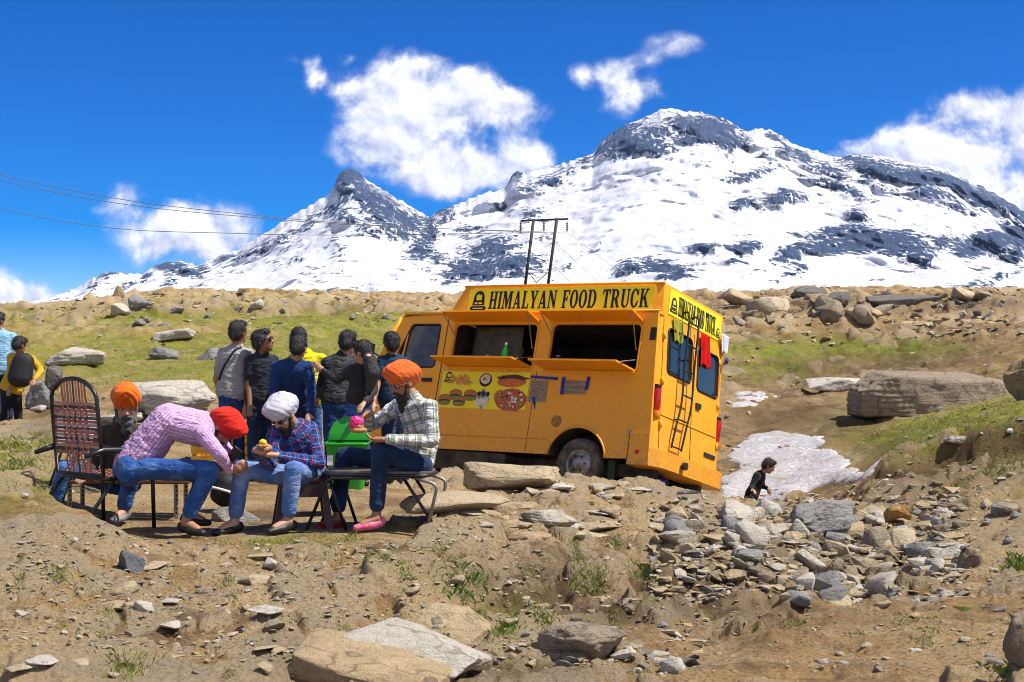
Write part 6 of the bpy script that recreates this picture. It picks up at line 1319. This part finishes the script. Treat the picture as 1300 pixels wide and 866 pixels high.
# ------------------------------------------------------------------ chairs, stools, bin and food
TUBEB = pm('black_tube', (.012, .012, .013), rough=.35, spec=.5)
STRAPS = [pm('strap_red', (.40, .11, .075), (.32, .08, .05), 20, .5), pm('strap_pink', (.46, .25, .18), (.38, .19, .13), 20, .5), pm('strap_dark', (.06, .05, .035), rough=.5)]
def woven_chair(label, o, yaw, full=True, s=1.0, straps=None):
    """steel-tube armchair with woven plastic straps; sits facing local +x"""
    straps = straps or STRAPS
    P = empty('woven_chair', o, label, 'chair', 'woven strap armchairs'); P.rotation_euler = (0, 0, yaw); P.scale = (s, s, s)
    w = .29
    def bx(y, z): return -.02 - .10 * (z - .42)
    # backrest hoop
    hoop = [(bx(0, .44), -w, .44), (bx(0, .9), -w, .9)] + [(bx(0, 1.0 + .17 * math.sin(a)), -w * math.cos(a), 1.0 + .17 * math.sin(a)) for a in np.linspace(.15, math.pi - .15, 11)] + [(bx(0, .9), w, .9), (bx(0, .44), w, .44)]
    MB().tube(hoop, .017, 8, closed=True).build('back_frame', TUBEB, P, True)
    MB().tube(fillet([(0, -w, .41), (.47, -w, .41), (.47, w, .41), (0, w, .41)], .05, 4, True), .014, 8, closed=True).build('seat_frame', TUBEB, P, True)
    for y in (-w - .03, w + .03):
        MB().tube([(.42, y, .01), (.40, y, .62)], .016, 8).build('leg', TUBEB, P, True)
        MB().tube([(-.28, y, .02), (.22, y, .60)], .016, 8).build('leg', TUBEB, P, True)
        MB().tube([(-.20, y, .60), (-.05, y, .635), (.30, y, .62), (.50, y, .585)], [.018, .024, .026, .02], 8).build('armrest', TUBEB, P, True)
    MB().tube([(-.28, -w - .03, .05), (-.28, w + .03, .05)], .013, 8).build('cross_bar', TUBEB, P, True)
    rr = random.Random(2); n1 = 9
    for k in range(n1):              # upright straps
        y = -.145 + .29 * k / (n1 - 1); z1 = 1.0 + .165 * math.sqrt(max(0, 1 - (y / w) ** 2)); pts = []
        for i in range(15):
            z = .44 + (z1 - .44) * i / 14; pts.append((bx(0, z) + (.006 if (i + k) % 2 else -.006) * (0.5 < z < 1.0), y, z))
        m = MB(); hw = .0135
        for i in range(14): a, b = pts[i], pts[i + 1]; m.add([(a[0], a[1] - hw, a[2]), (a[0], a[1] + hw, a[2]), (b[0], b[1] + hw, b[2]), (b[0], b[1] - hw, b[2])], [[0, 1, 2, 3]])
        m.build('upright_strap', straps[(0, 1, 0, 1, 2, 1, 0, 1, 0)[k] % len(straps)], P)
    for k in range(15):              # cross straps
        z = .60 + .027 * k; pts = []
        m = MB(); hw = .0105; nn = 18
        for i in range(nn + 1):
            y = -w + 2 * w * i / nn; j = int((y + .16) / .036); x = bx(0, z) + (.008 if (j + k) % 2 else -.008) * (abs(y) < .155); pts.append((x, y, z))
        for i in range(nn): a, b = pts[i], pts[i + 1]; m.add([(a[0], a[1], a[2] - hw), (b[0], b[1], b[2] - hw), (b[0], b[1], b[2] + hw), (a[0], a[1], a[2] + hw)], [[0, 1, 2, 3]])
        m.build('cross_strap', straps[(0, 2, 1)[k % 3] % len(straps)], P)
    for k in range(12):              # seat straps
        x = .02 + .038 * k; MB().tube([(x, -w, .425), (x, -w * .4, .40), (x, 0, .392), (x, w * .4, .40), (x, w, .425)], .008, 4).build('seat_strap', straps[k % 2], P)
    return P
p = at(105, 676, 10.75); woven_chair('black framed chair with red woven straps under the pink striped shirt', (p.x, p.y, gz(p.x + .45, p.y)), math.radians(52))
p = at(150, 640, 12.5); woven_chair('black framed chair with pale woven straps behind the red one', (p.x - .42, p.y + .25, gz(p.x, p.y)), math.radians(-50), straps=[pm('strap_grey', (.5, .5, .55), rough=.5), pm('strap_blue', (.2, .25, .4), rough=.5)], s=.70)
def folding_stool():
    c = at(478, 668, 10.9); g = gz(c.x, c.y); P = empty('folding_stool', (c.x, c.y, g), 'black tube folding stool with round-edged seat under the green checked shirt', 'stool'); P.rotation_euler = (0, 0, math.radians(-8))
    m = MB(); M4 = Matrix.Translation((.05, 0, .435)); pts = rrect(-.42, .42, -.19, .19, .12, 6)
    m.panel([pts], (0.03, 0, .425), X1, Y1, .03); m.bevel('seat', pm('seat_vinyl', (.16, .13, .10), (.09, .075, .06), 8, .5), P, .01)
    MB().tube([(x + .03, y, .425) for x, y in rrect(-.43, .43, -.20, .20, .12, 6)], .013, 8, closed=True).build('seat_frame', TUBEB, P, True)
    for y in (-.21, .21):
        MB().tube(fillet([(-.50, y, .0), (-.33, y, .40), (.30, y, .41)], .06), .013, 8).build('leg', TUBEB, P, True)
        MB().tube(fillet([(.43, y * .9, .0), (.52, y * .9, .36), (.30, y * .9, .42)], .06), .013, 8).build('leg', STEEL, P, True)
        MB().tube([(.52, y * .8, .0), (.24, y * .8, .42)], .013, 8).build('leg', TUBEB, P, True)
        MB().tube([(-.20, y * .8, .0), (-.34, y * .8, .42)], .013, 8).build('leg', TUBEB, P, True)
    MB().tube([(.46, -.19, .12), (.46, .19, .12)], .010, 8).build('cross_bar', TUBEB, P, True)
folding_stool()
def plastic_stool():
    c = at(384, 668, 11.0); g = gz(c.x, c.y); P = empty('plastic_stool', (c.x, c.y, g), 'dark brown plastic stool under the blue plaid shirt', 'stool'); BR = pm('brown_plastic', (.035, .014, .012), (.05, .02, .016), 6, .4); P.rotation_euler = (0, 0, .2)
    MB().box((0, 0, .385), (.36, .34, .05)).bevel('seat', BR, P, .015)
    for x in (-1, 1):
        for y in (-1, 1):
            m = MB(); m.add([(x * .15 + a, y * .14 + b, .37) for a in (-.025, .025) for b in (-.025, .025)] + [(x * .20 + a, y * .19 + b, 0) for a in (-.03, .03) for b in (-.03, .03)], [[0, 1, 3, 2], [4, 6, 7, 5], [0, 4, 5, 1], [2, 3, 7, 6], [0, 2, 6, 4], [1, 5, 7, 3]]); m.build('leg', BR, P)
    MB().box((0, -.15, .30), (.32, .02, .10)).build('apron', BR, P); MB().box((0, .15, .30), (.32, .02, .10)).build('apron', BR, P); MB().box((0, -.165, .12), (.34, .018, .04)).build('stretcher', BR, P)
plastic_stool()
def bench():
    c = at(168, 660, 11.55); g = gz(c.x, c.y); P = empty('low_table', (c.x, c.y, g), 'low brown wooden table on slotted metal legs behind the woven chair', 'table'); WD = pm('table_wood', (.16, .075, .035), (.10, .045, .02), 14, .6)
    for k in range(3): MB().box((0, -.14 + .14 * k, .30), (1.02, .13, .03)).bevel('plank', WD, P, .004)
    for x in (-.46, .40):
        for y in (-.17, .17):
            m = MB(); m.box((x, y, .142), (.035, .004, .284)).box((x - .0175, y + .0175, .142), (.004, .035, .284)); m.build('leg', pm('slotted_steel', (.42, .40, .34), (.3, .28, .22), 20, .5, metal=.5), P)
            for j in range(7): MB().box((x + .003, y - .0035, .05 + .035 * j), (.012, .003, .018)).build('slot', BLACK, P)
bench()
def bin_():
    c = at(441, 617, 14.0); g = gz(c.x, c.y); P = empty('waste_bin', (c.x, c.y, g), 'bright green plastic waste bin with open lid between the seated people', 'bin'); GR = pm('bin_green', (.02, .30, .02), (.015, .23, .015), 5, .4)
    P.scale = (.84, .84, .82)
    m = MB(); prof = [(.19, .15, 0), (.215, .175, .30), (.235, .19, .52), (.25, .205, .53), (.25, .205, .56)]; vs = []
    for a, b, z in prof: vs += [(x, y, z) for x, y in rrect(-a, a, -b, b, .05, 3)]
    n = 16; m.add(vs, [[i * n + j, i * n + (j + 1) % n, (i + 1) * n + (j + 1) % n, (i + 1) * n + j] for i in range(4) for j in range(n)] + [list(range(n))]); m.add([(x, y, .54) for x, y in rrect(-.235, .235, -.19, .19, .05, 3)], [list(range(n))]); m.build('bin_body', GR, P, 35)
    lid = MB(); pts = [(.25 * math.cos(a), .30 * math.sin(a) ** .8 if math.sin(a) > 0 else 0) for a in np.linspace(0, math.pi, 14)]
    lid.panel([pts], (0, .19, .56), X1, Vector((0, .25, .97)), .03); lid.bevel('lid', GR, P, .01)
    MB().tube([(x, y, .545) for x, y in rrect(-.255, .255, -.21, .21, .055, 3)], .012, 6, closed=True).build('rim', GR, P, True)
    for k in range(3): MB().box((-.12 + .12 * k, -.186, .30), (.02, .012, .34), Matrix.Rotation(-.07, 3, 'X')).build('rib', GR, P)
    MB().box((-.18, -.19, .35), (.07, .012, .12), Matrix.Rotation(-.07, 3, 'X')).build('sticker', WHITE, P)
bin_()
def crate():
    c = at(284, 590, 15.4); g = gz(c.x, c.y); P = empty('crate', (c.x, c.y, g), 'yellow crate standing behind the grey T-shirt and red turban', 'crate'); YC = pm('crate_yellow', (.55, .30, .02), (.42, .2, .02), 9, .55)
    for k in range(3): MB().box((0, -.2, .06 + .11 * k), (.62, .025, .08)).build('slat', YC, P); MB().box((0, .2, .06 + .11 * k), (.62, .025, .08)).build('slat', YC, P); MB().box((-.3, 0, .06 + .11 * k), (.025, .38, .08)).build('slat', YC, P); MB().box((.3, 0, .06 + .11 * k), (.025, .38, .08)).build('slat', YC, P)
    for x in (-.28, .28):
        for y in (-.18, .18): MB().box((x, y, .17), (.04, .035, .34)).build('post', YC, P)
    MB().box((0, 0, .03), (.58, .36, .02)).build('base', YC, P)
crate()
def food():
    BRD = pm('bread', (.46, .25, .09), (.36, .17, .05), 30, .8); YP = pm('yellow_wrap', (.75, .55, .02), rough=.5); PK = pm('pink_wrap', (.75, .03, .22), (.6, .02, .15), 14, .4)
    def roll(name, label, p, r, mats):
        o = empty(name, p, label, 'food'); m = MB(); elli(m, (0, 0, 0), (X1, Y1, Z1), (r * 1.25, r, r * .45)); m.build('bread', BRD, o, True); b = MB(); elli(b, (.0, -.01, .025), (X1, Y1, Z1), (r * .7, r * .6, r * .6)); me = b.mesh('filling'); c, n = coords(me); setco(me, c + n * (.012 * fbm(c * 40, 2))[:, None]); link('filling', me, mats, o, True)
    roll('bread_roll', 'bread roll with yellow wrapper held by the white turban person', at(334, 566, 10.52), .045, YP); roll('bread_roll', 'bread roll with pink wrapper held by the green checked person', at(455, 546, 10.62), .055, BRD)
    bag('paper_wrapper', 'crumpled bright pink wrapper in the raised hand', at(452.5, 537, 10.62), (.05, .045, .05), PK, 'wrapper', seed=12)
    M_ = MB(); MB().box((0, 0, 0), (.075, .012, .15)).bevel('mobile_phone', BLACK, None, .004); o = bpy.data.objects['mobile_phone']; o.location = at(296, 578, 10.50); o.rotation_euler = (.5, .7, .2); tag(o, 'black mobile phone held under the red turban', 'phone')
food()
q_, D_ = hit(1282, 552); bag('paper_cup', 'crumpled white paper litter on the grassy bank', q_ + Vector((0, 0, .04)), (.035, .03, .03), WHITE, 'litter', seed=20)
q_, D_ = hit(655, 606); bag('plastic_litter', 'scrap of red plastic under the flat slab', q_ + Vector((0, -.1, .02)), (.06, .05, .03), MATS['red_cloth'], 'litter', seed=22)
def backpack():
    c = at(284, 640, 11.9); p = Vector((c.x, c.y, gz(c.x, c.y))); o = empty('backpack', p, 'black bag with white stripe on the ground under the table end', 'bag'); m = MB(); cap(m, (0, 0, .14), (.03, 0, .24), .10, .09, X1, 1.2); me = remesh(m, 'bag_body', .016, 4); wrinkle(me, .012, 8); link('bag_body', me, MATS['backpack_black'], o)
    MB().tube(bez([(-.10, -.095, .22), (0, -.11, .2), (.12, -.09, .16)], 5), .012, 6).build('stripe', WHITE, o, True)
backpack()

# ------------------------------------------------------------------ power line
def power_line():
    D = 112.0; POLE = pm('pole_dark', (.03, .028, .03), rough=.7); b = at(690, 398, D); gzv = gz(b.x, b.y)
    P = empty('power_pole', (b.x, b.y, gzv), 'dark twin-leg power pole with crossarm behind the truck', 'power pole'); k = D / F
    L0 = at(667, 360, D); L1 = at(677.5, 278, D); R0 = at(696, 360, D); R1 = at(707, 277, D)
    def down(a, c): t = (gzv - .3 - a.z) / (c.z - a.z); return a + (c - a) * t
    off = P.location
    for a, c in ((L0, L1), (R0, R1)): MB().tube([down(a, c) - off, c - off], .12, 8).build('pole_leg', POLE, P, True)
    ca, cb = at(661, 280.5, D) - off, at(721.5, 278, D) - off
    MB().box((ca + cb) / 2, ((cb - ca).length, .16, .14), Matrix.Rotation(-math.atan2(cb.z - ca.z, cb.x - ca.x), 3, 'Y')).build('crossarm', POLE, P)
    m = at(681, 358, D) - off; MB().tube([at(666, 346.5, D) - off, at(699, 346.5, D) - off], .035, 6).build('brace', POLE, P); MB().tube([at(672, 347, D) - off, at(681, 359, D) - off], .035, 6).build('brace', POLE, P); MB().tube([at(694, 347, D) - off, at(681, 359, D) - off], .035, 6).build('brace', POLE, P)
    ends = []
    for px in (661, 690.5, 720):
        t = at(px, 281, D) - off; i_ = MB()
        for j in range(4): i_.lathe([(.06, 0), (.11, .05), (.05, .12)], Matrix.Translation(t - Vector((0, 0, .25 + .16 * j))), 8)
        i_.tube([t, t - Vector((0, 0, .85))], .03, 6); i_.build('insulator', POLE, P); ends.append(t + off - Vector((0, 0, .85)))
    W_ = pm('wire_grey', (.05, .05, .055), rough=.5)
    lab = ['topmost wire running from the power pole across the sky', 'second wire just below the topmost one in the sky', 'lowest wire running from the power pole across the sky']
    for e, (y0, x1, y1), lb in zip(ends, ((222, 350, 276), (229, 350, 278.5), (265, 320, 297)), lab):
        a = at(-700, y0 - 205, 84) ; q0 = at(0, y0, 97); q1 = at(x1, y1, 104)
        MB().tube(bez([a, q0, q1, e], 14), .024, 5).build('power_wire', W_, None); o = bpy.context.scene.objects[-1] if False else [x for x in COL.objects if x.name.startswith('power_wire')][-1]; tag(o, lb, 'wire', 'wires of the power line')
    for e, t, lb in zip(ends, ((800, 425), (860, 440), (880, 405)), ('thin wire slanting from the pole end nearest the left peak', 'thin wire slanting from the middle insulator of the pole', 'thin wire slanting from the far pole end over the truck')):
        c = at(t[0], t[1], 190); o = MB().tube([e, (e + c) / 2 - Vector((0, 0, .6)), c], .012, 4).build('power_wire', W_, None); tag(o, lb, 'wire', 'wires of the power line')
power_line()

# ------------------------------------------------------------------ mountain air
def haze():
    m = bpy.data.materials.new('haze_air'); m.use_nodes = True; t = m.node_tree; t.nodes.clear()
    v = N(t, 'ShaderNodeVolumePrincipled', i_Density=0.000012, i_Anisotropy=0.2); v.inputs['Color'].default_value = (.50, .70, 1.0, 1)
    o = N(t, 'ShaderNodeOutputMaterial'); t.links.new(v.outputs[0], o.inputs['Volume'])
    b = MB().box((0, 2500, 520), (16000, 17000, 1450)).build('haze', m); tag(b, kind='stuff', label='thin blue mountain air', cat='haze')
haze()
